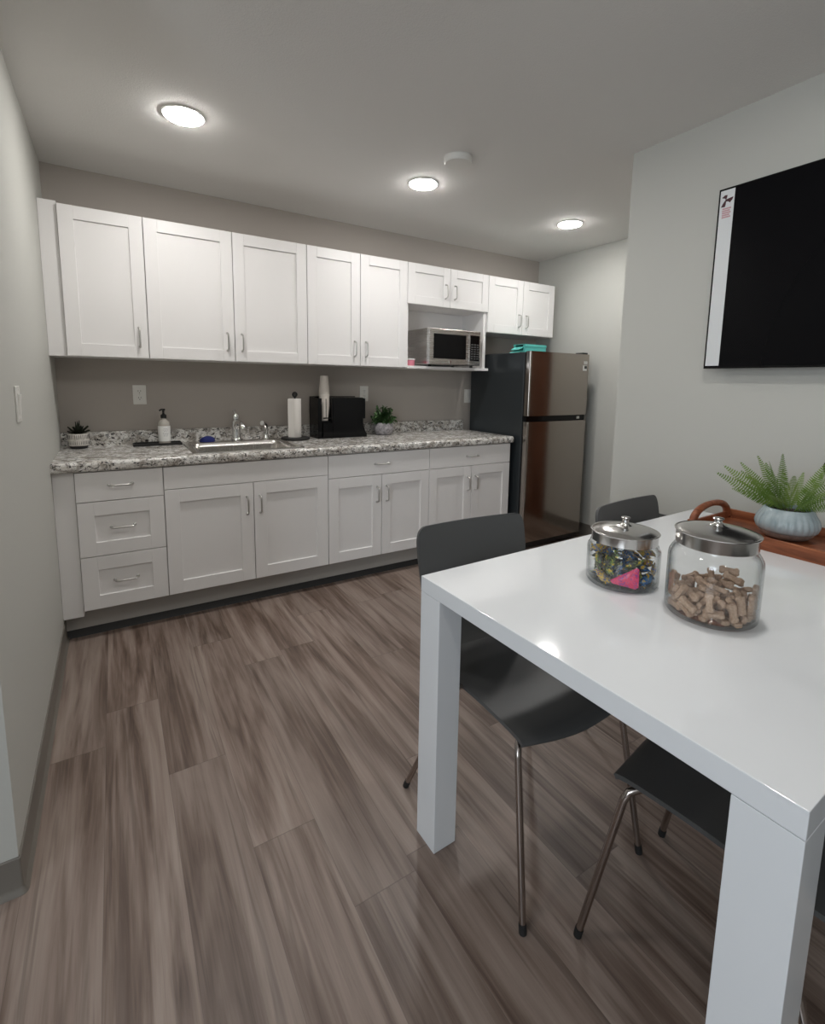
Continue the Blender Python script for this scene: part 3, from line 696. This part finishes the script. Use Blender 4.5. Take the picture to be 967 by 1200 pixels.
# ------------------------------------------------------------------ chairs
def shell(u, v):
    P = [(-.222, .436), (-.205, .448), (-.16, .455), (-.04, .456), (.09, .448), (.165, .447), (.215, .460), (.243, .495), (.256, .55), (.266, .62), (.280, .70), (.296, .78), (.310, .862)]
    s = v*(len(P)-1); i = min(int(s), len(P)-2); f = s-i
    def cr(a, b_, c, d): return .5*((2*b_)+(-a+c)*f+(2*a-5*b_+4*c-d)*f*f+(-a+3*b_-3*c+d)*f**3)
    q = [P[max(i-1, 0)], P[i], P[i+1], P[min(i+2, len(P)-1)]]
    y = cr(*[p[0] for p in q]); z = cr(*[p[1] for p in q])
    hw = .198 + .021*max(0, min(1, (v-.45)/.45))
    rc = .20 if v < .5 else .26
    d = v/.075 if v < .5 else (1-v)/.06
    if d < 1: hw = hw - (.045 if v < .5 else .04)*(1-math.sqrt(max(0, 1-(1-d)**2)))
    x = (u-.5)*2
    cup_ = .013*max(0, min(1, (v-.5)/.2))
    y -= cup_*x*x; z += .008*x*x*(1-max(0, min(1, (v-.4)/.2)))
    if v < .1: y += .020*x*x*(1-v/.1); z -= 0
    return Vector((x*hw, y, z))
def make_chair(label, group):
    t = thing('dining_chair', label, 'chair', (0, 0, 0), 0, group)
    vs = .52
    def nf(v):
        d = shell(.5, min(v+.004, 1)) - shell(.5, max(v-.004, 0)); d.x = 0; d.normalize(); return Vector((0, -d.z, d.y))
    def sv(v): return vs*(v**2.2)
    def bv(v): return vs+(1-vs)*(1-(1-v)**2.2)
    def seat(u, v): return shell(u, sv(v))
    def back(u, v): return shell(u, bv(v))
    B().grid(seat, 20, 40, .011, None, lambda u, v: nf(sv(v))).obj('seat', M['chair'], t, 50)
    B().grid(back, 20, 40, .011, None, lambda u, v: nf(bv(v))).obj('backrest', M['chair'], t, 50)
    for (sx, front) in ((-1, 1), (1, 1), (-1, 0), (1, 0)):
        if front: pts = [(sx*.10, -.10, .436), (sx*.165, -.160, .436), (sx*.184, -.176, .428), (sx*.190, -.184, .405), (sx*.2145, -.255, .012)]
        else: pts = [(sx*.10, .05, .430), (sx*.160, .085, .430), (sx*.182, .100, .420), (sx*.190, .108, .395), (sx*.262, .255, .012)]
        l = B().tube(pts, .0088, 14).obj('leg', M['leg'], t, 60)
        p = Vector(pts[-1]); d = (p-Vector(pts[-2])).normalized()
        B().tube([p - d*.012, p + d*.004, (p.x+d.x*.010, p.y+d.y*.010, .0005)], [.0098, .0100, .0096], 14).obj('foot_cap', M['rubber'], l, 50)
    b = B().box(-.12, .12, -.112, -.088, .433, .4375).box(-.12, .12, .038, .062, .4265, .4320).box(-.012, .012, -.088, .038, .430, .434)
    b.obj('seat_bracket', M['leg'], t, 0)
    return t
c1 = make_chair('black plywood chair behind the table at its left end, backrest fully visible', 'black plywood dining chairs')
c1.location = (1.270, -2.498, 0); c1.rotation_euler.z = -.049
dup(c1, (2.028, -2.585, 0), (0, 0, .07), 'black plywood chair far behind the candy jar, near the television wall')
dup(c1, (1.396, -3.046, 0), (0, 0, PI+.1135), 'black plywood chair on the near side, seat tucked under the near table leg')
t = thing('waste_bin', 'low slim black bin against the wall beyond the table', 'bin', (2.485, -2.10, 0))
B().prism(round_poly(.10, .22, .02), 'z', .0005, .66).obj('bucket', M['blackplastic'], t, 40)
B().prism(round_poly(.108, .228, .022), 'z', .6602, .695).obj('lid', M['blackplastic'], t, 40)

# ------------------------------------------------------------------ tray and fern on the table
t = thing('serving_tray', 'red-brown wooden serving tray with arched end handles on the table', 'tray', (2.213, -2.82, TTH+.0004), .022)
X2, Y2 = .160, .315
B().box(-X2, X2, -Y2, Y2, 0, .010, .001, 1).obj('tray_floor', M['tray'], t)
for s in (-1, 1): B().box(s*X2-.006, s*X2+.006, -Y2, Y2, .0, .043, .003, 2, mtx=T(-s*.006, 0, 0)).obj('long_side', M['tray'], t)
for s in (-1, 1):
    B().box(-X2+.0002, X2-.0002, s*Y2-.006, s*Y2+.006, .0, .036, .003, 2, mtx=T(0, -s*.006, 0)).obj('end_wall', M['tray'], t)
    pts = []
    for k in range(15):
        a = PI*k/14; pts.append((-.128*math.cos(a), s*(Y2-.006), .022+.062*math.sin(a)**.72))
    B().tube(pts, [.011+.003*abs(math.cos(PI*k/14)) for k in range(15)], 12).obj('handle', M['tray'], t, 60)
t = thing('potted_fern', 'green fern in a pale blue fluted pot on the wooden tray', 'potted plant', (2.245, -2.745, TTH+.0108))
def flute(a, z): return .055*abs(math.sin(a*14))*(1 if .034 < z < .088 else .25 if z < .1 else 0)
B().lathe([(.050, 0), (.062, .004), (.076, .016), (.0815, .026)], 120).obj('pot_foot', M['potbase'], t)
B().lathe([(.0815, .0262), (.0885, .034), (.0900, .050), (.086, .070), (.079, .088), (.072, .102), (.068, .106), (.064, .105), (.062, .085)], 136, cap1=False, ripple=flute).obj('pot', M['bluepot'], t, 60)
B().lathe([(.0618, .084), (.0615, .092), (.02, .098), (.002, .099)], 30).obj('soil', M['soil'], t)
r_ = random.Random(21)
def frond(az, tilt, L, droop, tw):
    base = Vector((.018*math.cos(az), .018*math.sin(az), .092)); d = Vector((math.cos(az)*math.cos(tilt), math.sin(az)*math.cos(tilt), math.sin(tilt)))
    hz = Vector((math.cos(az), math.sin(az), 0))
    def P(f): return base + d*L*f + (hz*.35-Vector((0, 0, 1)))*droop*L*f*f
    n = 24; ms = B().tube([P(k/12) for k in range(13)], [.0016*(1-.75*k/12) for k in range(13)], 6)
    lf = B()
    for k in range(n):
        f = .14+.86*k/n; p = P(f); tg_ = (P(min(1, f+.02))-P(f-.02)).normalized()
        sd = tg_.cross(Vector((0, 0, 1)));
        if sd.length < .1: sd = tg_.cross(hz)
        sd.normalize(); up = sd.cross(tg_); sd = sd*math.cos(tw)+up*math.sin(tw); up = sd.cross(tg_)
        ll = L*.125*min(1, (f-.05)*5)*min(1, (1.05-f)*1.9)**.9; w = L/n*.56
        for s in (-1, 1):
            dd = sd*s + tg_*.22 + up*.10
            leaf_blade(lf, p, dd, up, ll*r_.uniform(.93, 1.05), w, .10, 3, .1)
    for x in ms.bm.faces: x.material_index = 1
    vm = {v: lf.bm.verts.new(v.co) for v in ms.bm.verts}
    for f in ms.bm.faces:
        g = lf.bm.faces.new([vm[v] for v in f.verts]); g.material_index = 1
    ms.bm.free()
    lf.obj('frond', M['fern'], t, 180, False, [M['fern'], M['fernstem']])
view = math.atan2(-3.455+2.745, .272-2.245)          # azimuth towards where the photo was taken
left = view-PI/2
for (da, tilt, L, dr) in ((0, .52, .232, .04), (.10, .70, .228, .05), (-.06, .90, .222, .05), (.08, 1.16, .212, .03), (0, 1.50, .212, .01), (3.14, 1.22, .205, .03), (3.3, .92, .21, .08), (3.0, .62, .20, .12),
        (-.28, .42, .17, .12), (.45, .86, .20, .1), (.6, 1.25, .19, .03), (2.6, 1.05, .20, .06), (2.3, .8, .19, .15), (1.57, 1.0, .19, .1), (1.2, .7, .18, .2), (-.5, .80, .17, .15), (-.45, 1.2, .18, .05), (-2.8, 1.15, .18, .06), (-2.6, .7, .15, .22), (-1.2, 1.2, .165, .08), (-1.9, 1.15, .165, .08), (-1.5, .75, .12, .3), (-.8, .3, .10, .3), (3.5, .4, .14, .25)):
    frond(left+da+r_.uniform(-.06, .06), tilt, L*r_.uniform(.96, 1.04), dr, (1.0 if math.cos(da) > .5 else -1.0 if math.cos(da) < -.5 else 0)*(1-.2*math.sin(tilt)) + r_.uniform(-.15, .15))

# ------------------------------------------------------------------ glass jars with lids
def jar(label, x, y, r, h, rl, ht, hk):
    t = thing('glass_jar', label, 'jar', on_table(x, y))
    th = .0035
    outp = [(r-.014, 0), (r-.005, .002), (r-.001, .008), (r, .018), (r, h*.80), (r-.0015, h*.86), (r-.006, h*.91), (rl+.003, h*.945), (rl-.002, h*.965), (rl-.001, h*.985), (rl-.002, h-.0006)]
    inp = [(rl-.006, h-.0006), (rl-.006, h*.95), (r-.0105, h*.905), (r-th-.001, h*.83), (r-th, h*.78), (r-th, .018), (r-.012, .0065), (.001, .0062)]
    B().lathe(outp + inp, 72, cap0=True, cap1=True).obj('glass_body', M['glass'], t, 60)
    l = B().lathe([(rl-.001, h), (rl, h+.001), (rl, ht-.003), (rl+.0034, ht-.002), (rl+.0038, ht), (rl+.0015, ht+.0012), (rl-.002, ht+.0005), (rl*.85, ht+.0045), (rl*.62, ht+.0090), (rl*.40, ht+.0118), (.026, ht+.0130)], 72).obj('lid', M['lidsteel'], t, 28)
    hh = hk-ht
    B().lathe([(.0255, ht+.0131), (.0190, ht+.0143), (.0135, ht+.0165), (.0100, ht+.0205), (.0082, ht+.0245), (.0078, hk-.005), (.0085, hk-.004), (.0112, hk-.003), (.0118, hk-.001), (.0100, hk+.0008), (.003, hk+.001)], 32).obj('knob', M['lidsteel'], l, 50)
    return t
def m_lid():
    m = mat('spun_stainless_lid', (.58, .565, .55), .17, 1.0); n_ = m.node_tree.nodes['Principled BSDF']; n_.inputs['Anisotropic'].default_value = .6; return m
M['lidsteel'] = m_lid()
JB = (1.435, -2.9054); JS = (1.4184, -2.6826)
jar('larger round glass jar with steel lid, part filled with dog biscuits', *JB, .0963, .1669, .0835, .1985, .230)
jar('smaller round glass jar with steel lid, full of wrapped candy', *JS, .0921, .1148, .0831, .1424, .1785)
# bone-shaped biscuits
def bone():
    L, w = .0218, .0060; out = []
    def arc(cx, cy, r, a0, a1, n=7):
        for k in range(n+1):
            a = a0+(a1-a0)*k/n; out.append((cx+r*math.cos(a), cy+r*math.sin(a)))
    arc(L-.0062, .0040, .0056, 2.6, -.45); arc(L-.0062, -.0040, .0056, .45, -2.6)
    arc(-L+.0062, -.0040, .0056, -.54, -3.6); arc(-L+.0062, .0040, .0056, 3.6, .54)
    b = B(); tm = bmesh.new(); rings = []
    for (s, z) in ((.86, -.0052), (1, -.0034), (1, .0034), (.86, .0052)):
        rings.append([tm.verts.new((x*(1-(1-s)*.35), y*s, z)) for x, y in out])
    for a, c in zip(rings, rings[1:]):
        for i in range(len(out)): tm.faces.new((a[i], a[(i+1) % len(out)], c[(i+1) % len(out)], c[i]))
    tm.faces.new(rings[0][::-1]); tm.faces.new(rings[-1]); b._add(tm)
    return b
PB = [(-0.0233,0.0019,0.0059,0.383,-0,-0,-0.924,0.044),
(-0.0389,-0.0424,0.0059,0.839,0,0,0.544,0.044),
(0.04,-0.0026,0.0059,0.504,0,-0,-0.864,0.044),
(-0.0453,0.0143,0.0059,0.503,-0,-0,-0.864,0.044),
(0.0087,-0.0345,0.0059,0.49,0,0,0.872,0.044),
(-0.0765,0.0153,0.0166,0.219,-0.61,0.749,0.135,0.044),
(-0.0571,0.0505,0.0099,0.593,0.593,0.385,0.385,0.044),
(0.0708,-0.0159,0.0059,0.867,-0,-0,0.498,0.044),
(0.05,-0.0645,0.0099,0.667,-0.667,-0.235,0.235,0.044),
(-0.0216,-0.0092,0.0177,0.946,-0,-0,-0.323,0.044),
(0.0316,0.0375,0.0059,0.653,0,-0,-0.757,0.044),
(-0.0273,0.045,0.0059,0.134,0,0,0.991,0.044),
(0.0284,-0.0285,0.0148,0.429,-0.014,-0.292,0.855,0.044),
(-0.0166,0.0709,0.0122,0.235,-0.074,-0.133,-0.96,0.044),
(-0.0259,-0.0617,0.0059,0,0.544,-0.839,-0,0.044),
(-0.059,-0.0268,0.0129,0.184,-0.165,0.031,0.968,0.044),
(0.0315,0.0267,0.0177,0.662,-0,-0,0.75,0.044),
(0.0068,0.0528,0.016,0.749,0.161,0.198,-0.611,0.044),
(-0.004,-0.04,0.0228,0.536,0.466,0.074,0.7,0.044),
(0.064,0.0511,0.0099,0.306,0.307,0.637,0.637,0.044),
(-0.0066,0.0485,0.0279,0.266,-0.948,0.173,0.014,0.044),
(0.0125,-0.0449,0.0348,0.877,-0.297,0.376,0.029,0.044),
(0.0436,-0.0138,0.0268,0.18,-0.229,-0.161,-0.943,0.044),
(0.0022,-0.0699,0.0169,0.506,0.805,0.154,0.268,0.044),
(0.0089,0.0121,0.025,0.828,0.171,-0.175,0.505,0.044),
(0.0215,-0.0697,0.0152,0.518,0.797,0.193,0.243,0.044),
(-0.0426,0.0116,0.0264,0.226,-0.225,0.101,0.942,0.044),
(-0.0483,0.0103,0.0378,0.234,-0.226,0.099,0.94,0.044),
(0.0465,-0.0672,0.0377,0.147,0.288,-0.66,-0.679,0.044),
(-0.0491,0.0581,0.0276,0.049,-0.384,0.922,-0.008,0.044),
(0.053,-0.04,0.0303,0.165,-0.461,0.58,-0.651,0.044),
(0.0484,0.0455,0.0324,0.702,-0.707,-0.001,0.089,0.044),
(-0.0038,0.0284,0.0183,0.952,0.245,-0.015,-0.181,0.044),
(-0.0508,-0.0093,0.0237,0.236,0.122,0.916,0.299,0.044),
(0.055,0.0205,0.0216,0.919,-0.15,0.36,-0.061,0.044),
(-0.0078,0.0226,0.0282,0.505,0.175,0.171,-0.828,0.044),
(0.0134,-0.0227,0.0389,0.545,0.63,-0.521,-0.185,0.044),
(0.0252,0.0596,0.0342,0.705,-0.054,-0.705,-0.054,0.044),
(0.077,-0.0271,0.0216,0.418,0.398,-0.555,-0.599,0.044),
(0.0048,-0.084,0.0462,0.497,-0.532,0.468,0.501,0.044),
(-0.069,0.0067,0.051,0.263,-0.356,0.674,-0.591,0.044),
(0.0034,0.017,0.0402,0.351,0.142,0.2,-0.904,0.044),
(-0.0811,0.0085,0.0303,0.418,0.591,0.301,0.621,0.044),
(-0.0147,0.0006,0.0429,0.648,0.294,0.127,-0.691,0.044),
(0.0536,0.0491,0.0523,0.055,0.128,0.661,0.737,0.044),
(-0.0658,-0.0399,0.0237,0.856,0.142,-0.147,-0.475,0.044),
(0.0564,0.033,0.039,0.544,-0.753,0.26,0.265,0.044),
(0.0343,-0.0467,0.0417,0.585,0.035,-0.665,-0.462,0.044),
(0.0824,0.0173,0.0331,0.698,0.027,-0.708,0.103,0.044),
(-0.039,-0.0419,0.0351,0.083,-0.43,0.226,-0.87,0.044),
(0.0282,0.0766,0.0195,0.053,0.294,0.633,-0.714,0.044),
(0.0702,0.0184,0.0449,0.692,-0.009,-0.709,0.138,0.044),
(-0.0021,0.0769,0.0321,0.036,-0.116,0.365,0.923,0.044),
(-0.0309,-0.0777,0.0503,0.487,0.609,0.336,-0.528,0.044),
(0.0409,0.0081,0.0367,0.139,0.131,-0.536,0.822,0.044),
(-0.046,-0.0696,0.0338,0.276,-0.573,-0.439,-0.635,0.044),
(0.0322,-0.0072,0.0428,0.96,-0.202,0.193,-0.006,0.044),
(0.04,0.0712,0.0489,0.696,0.653,-0.291,-0.059,0.044),
(-0.0359,0.0392,0.0393,0.132,-0.986,-0.097,-0.016,0.044),
(0.0505,0.0266,0.0626,0.638,0.512,-0.263,0.512,0.044),
(-0.0738,0.0292,0.0506,0.496,-0.402,-0.274,-0.719,0.044),
(0.0071,-0.0582,0.0504,0.093,-0.549,0.703,0.443,0.044),
(-0.0498,0.0678,0.0565,0.614,-0.296,-0.64,-0.355,0.044),
(-0.0044,0.0647,0.0421,0.399,-0.9,0.173,-0.01,0.044),
(-0.0107,0.081,0.0599,0.704,-0.658,0.131,0.235,0.044),
(0.0586,-0.0145,0.0485,0.081,-0.872,-0.452,0.17,0.044),
(-0.0206,-0.0528,0.0303,0.346,-0.606,-0.715,-0.043,0.044),
(0.0687,-0.0373,0.0483,0.492,-0.25,-0.108,-0.827,0.044),
(-0.0768,-0.0347,0.0509,0.69,-0.186,0.688,0.127,0.044),
(0.0005,0.0163,0.0585,0.318,0.607,-0.497,-0.533,0.044),
(-0.0245,-0.007,0.0557,0.02,0.908,-0.383,-0.171,0.044),
(0.0243,-0.0798,0.0655,0.515,-0.381,-0.575,-0.509,0.044),
(-0.0466,-0.0281,0.0437,0.008,0.017,-0.546,-0.837,0.044),
(-0.0561,-0.0137,0.04,0.513,0.815,-0.213,0.165,0.044),
(0.0814,0.003,0.0794,0.485,-0.494,-0.475,0.543,0.044),
(-0.0179,-0.0597,0.0399,0.149,-0.869,0.351,0.315,0.044),
(-0.0488,0.051,0.0475,0.777,-0.61,-0.005,0.154,0.044),
(0.0174,0.0025,0.065,0.22,-0.003,-0.961,-0.168,0.044),
(0.074,-0.0125,0.061,0.403,0.557,0.617,0.382,0.044),
(0.045,-0.01,0.0582,0.199,-0.44,0.674,-0.559,0.044),
(0.0651,-0.0139,0.0701,0.438,-0.527,0.643,-0.341,0.044),
(-0.0113,-0.0175,0.0626,0.91,-0.019,0.171,-0.378,0.044)]
PC = [(-0.0001,-0.0053,0.0069,0.899,0,0,0.439,0.05),
(0.0077,-0.0555,0.0069,0.994,-0,-0,-0.106,0.05),
(-0.0285,0.0508,0.0079,0.988,-0,0,-0.153,0.046),
(0.0385,0.0288,0.0079,0.388,0,-0,0.922,0.046),
(-0.0391,-0.0339,0.0148,0.048,0.865,-0.479,0.138,0.046),
(0.0474,-0.0352,0.0069,0.426,-0,0,0.905,0.05),
(-0.0304,0.0296,0.0124,0.109,-0.109,-0.699,0.699,0.05),
(0.0346,0.0066,0.0237,0.131,0,-0,-0.991,0.046),
(0.0324,0.0396,0.0237,1,0,-0,0.007,0.046),
(0.004,-0.0701,0.0213,0.14,-0.102,0.894,0.414,0.05),
(0.0142,0.0727,0.0124,0.7,-0.7,0.102,-0.102,0.05),
(0.0425,-0.0632,0.0353,0.496,-0.642,0.203,0.548,0.046),
(0.034,0.0193,0.0385,0.521,-0,0,0.854,0.05),
(0.0018,0.0076,0.0326,0.361,-0.632,0.655,-0.2,0.05),
(-0.027,-0.0518,0.0428,0.299,0.686,0.413,0.518,0.05),
(-0.0698,0.0082,0.0189,0.73,0.075,-0.224,0.641,0.05),
(-0.0157,0.0486,0.0297,0.698,0.698,-0.114,-0.114,0.046),
(0.0535,-0.0272,0.0234,0.182,0.224,-0.953,0.09,0.046),
(-0.0638,-0.0035,0.0388,0.478,0.652,0.26,0.527,0.046),
(0.0686,0.0132,0.0545,0.753,-0.174,0.361,-0.521,0.05),
(0.0066,0.0694,0.0327,0.045,-0,0,0.999,0.046),
(-0.038,-0.0269,0.0289,0.954,-0.131,-0.065,0.263,0.05),
(-0.0359,-0.0597,0.0682,0.301,0.026,0.479,0.824,0.046),
(0.0034,-0.0404,0.023,0.16,0.415,-0.841,0.306,0.05),
(0.0649,-0.0263,0.0355,0.202,0.537,-0.818,0.022,0.05),
(-0.0296,0.0067,0.0279,0.423,0.799,-0.284,0.318,0.05),
(-0.0215,0.058,0.0515,0,-0.995,0.095,-0,0.046),
(0.0233,0.072,0.0545,0.699,0.699,-0.108,-0.108,0.046),
(0.0483,0.0361,0.0498,0.87,-0.006,0.252,0.425,0.046),
(0.0377,-0.0028,0.057,0.26,-0.45,-0.838,-0.163,0.05),
(0.0163,0.0497,0.0677,0.63,0.333,0.591,-0.378,0.046),
(0.0655,-0.0161,0.0657,0.742,0.123,-0.155,0.64,0.046),
(-0.0049,-0.0157,0.049,0.572,0.426,0.251,0.654,0.05),
(0.0349,0.0369,0.073,0.288,-0.205,-0.105,-0.929,0.05),
(-0.0746,0.0192,0.0585,0.72,0.123,0.683,-0.021,0.046),
(-0.0484,0.0348,0.0494,0.06,-0.809,0.083,0.579,0.046),
(0.0149,0.001,0.0507,0.721,-0.26,0.402,-0.502,0.05),
(0.0067,-0.0533,0.0487,0.742,0.295,0.296,0.525,0.05),
(-0.0344,0.019,0.0512,0.803,0.208,0.528,0.183,0.046),
(0.052,-0.0434,0.0775,0.411,-0.023,0.104,-0.906,0.046),
(0.001,-0.0173,0.0721,0.422,0.157,0.071,-0.89,0.05),
(-0.008,0.0274,0.0751,0.697,0.527,-0.472,0.115,0.046),
(-0.0341,-0.0467,0.0844,0.411,-0.171,-0.236,-0.864,0.046),
(-0.0481,-0.0211,0.0542,0.471,-0.069,-0.485,-0.734,0.05),
(0.0268,-0.0501,0.0559,0.095,-0.549,0.745,-0.366,0.05),
(-0.0285,-0.0102,0.0807,0.46,-0.008,-0.473,-0.752,0.046),
(0.0489,0.0366,0.0835,0.7,-0.231,0.007,-0.676,0.05),
(-0.0732,-0.0221,0.0756,0.348,-0.652,0.068,-0.67,0.05),
(-0.0228,0.058,0.0733,0.669,0.669,-0.23,-0.23,0.046),
(0.0064,0.0734,0.0823,0.707,-0.707,0.004,-0.004,0.046),
(-0.0571,0.0483,0.0926,0.143,0.462,-0.583,-0.653,0.046),
(0.0076,-0.0742,0.0842,0.726,-0.664,-0.15,-0.099,0.046),
(-0.0464,0.0025,0.0827,0.738,-0.491,-0.461,0.052,0.046),
(-0.0602,-0.0077,0.0994,0.257,0.326,0.879,0.236,0.046)]
first = None
for q in PB:
    o = bone().obj('dog_biscuit', M['biscuit'], None, 60) if first is None else first.copy()
    if first is None: first = tag(o, 'tan bone-shaped dog biscuit heaped inside the larger glass jar', 'dog biscuit', 'dog biscuits in the larger glass jar')
    else: COL.objects.link(o)
    o.location = (JB[0]+q[0], JB[1]+q[1], TTH+.0070+q[2]); o.rotation_mode = 'QUATERNION'; o.rotation_quaternion = q[3:7]
# wrapped candies: a plump middle with flat crimped ends
def candy(L, W, Hh, seed):
    rr_ = random.Random(seed); ph = [rr_.uniform(0, 6) for _ in range(4)]
    def fn(u, v):
        x = (v-.5)*L; e = abs(v-.5)*2; a = u*2*PI
        if e < .62: f = math.sqrt(max(0, 1-(e/.70)**4)); wy = W/2*(.72+.28*f); hz = Hh/2*f
        else:
            g = (e-.62)/.38; wy = W/2*(.55+.45*g); hz = Hh/2*(.42*(1-g)+.05)
        wob = .0008*math.sin(a*3+ph[0]+v*9) + (.0012*math.sin(a*5+ph[1]) if e > .7 else 0)
        return Vector((x, (wy+wob)*math.cos(a), (hz+wob)*math.sin(a)))
    b = B().grid(fn, 24, 18); bmesh.ops.remove_doubles(b.bm, verts=b.bm.verts, dist=1e-5); return b
kinds = {}
WR = (('wrap_blue', 'blue and yellow wrapped candy inside the smaller glass jar'), ('wrap_blue', 'blue and yellow wrapped candy inside the smaller glass jar'), ('wrap_dark', 'dark olive wrapped candy inside the smaller glass jar'), ('wrap_yellow', 'yellow and red wrapped candy inside the smaller glass jar'))
for i, q in enumerate(p for p in PC if p[2] < .084):
    wm, lab = WR[i % 4]; key = (wm, q[7])
    if key not in kinds:
        o = kinds[key] = candy(q[7], .024, .013, i).obj('wrapped_candy', M[wm], None, 180)
    else: o = kinds[key].copy(); COL.objects.link(o)
    tag(o, lab, 'candy', 'wrapped candies in the smaller glass jar')
    o.location = (JS[0]+q[0], JS[1]+q[1], TTH+.0070+q[2]); o.rotation_mode = 'QUATERNION'; o.rotation_quaternion = q[3:7]
# the pink triangular packet against the front of the glass
A = math.atan2(-.56, -.83)
b = B(); tri = [(-.039, -.012), (-.033, -.020), (.022, -.026), (.029, -.020), (.028, .028), (.022, .031)]
tm = bmesh.new(); c0 = tm.verts.new((0, -.005, -.0005)); c1_ = tm.verts.new((0, .005, -.0005))
N_ = []
for k in range(len(tri)):
    p, q = tri[k], tri[(k+1) % len(tri)]
    for s in range(6): N_.append((p[0]+(q[0]-p[0])*s/6, p[1]+(q[1]-p[1])*s/6))
R0 = [tm.verts.new((x, .0004*math.sin(i*2.1), z)) for i, (x, z) in enumerate(N_)]
Rf = [tm.verts.new((x*.62, -.0042+.0006*math.sin(i*1.7), z*.62)) for i, (x, z) in enumerate(N_)]; Rb = [tm.verts.new((x*.62, .0042, z*.62)) for x, z in N_]
n = len(N_)
for i in range(n):
    j = (i+1) % n; tm.faces.new((R0[i], R0[j], Rf[j], Rf[i])); tm.faces.new((R0[j], R0[i], Rb[i], Rb[j])); tm.faces.new((Rf[i], Rf[j], c0)); tm.faces.new((Rb[j], Rb[i], c1_))
b._add(tm); o = tag(b.obj('wrapped_candy', M['wrap_pink'], None, 50), 'hot pink triangular candy packet at the front of the smaller jar', 'candy', 'wrapped candies in the smaller glass jar')
o.location = (JS[0]-.0525, JS[1]-.0505, TTH+.0370); o.rotation_euler = (0, 0, A+PI/2)
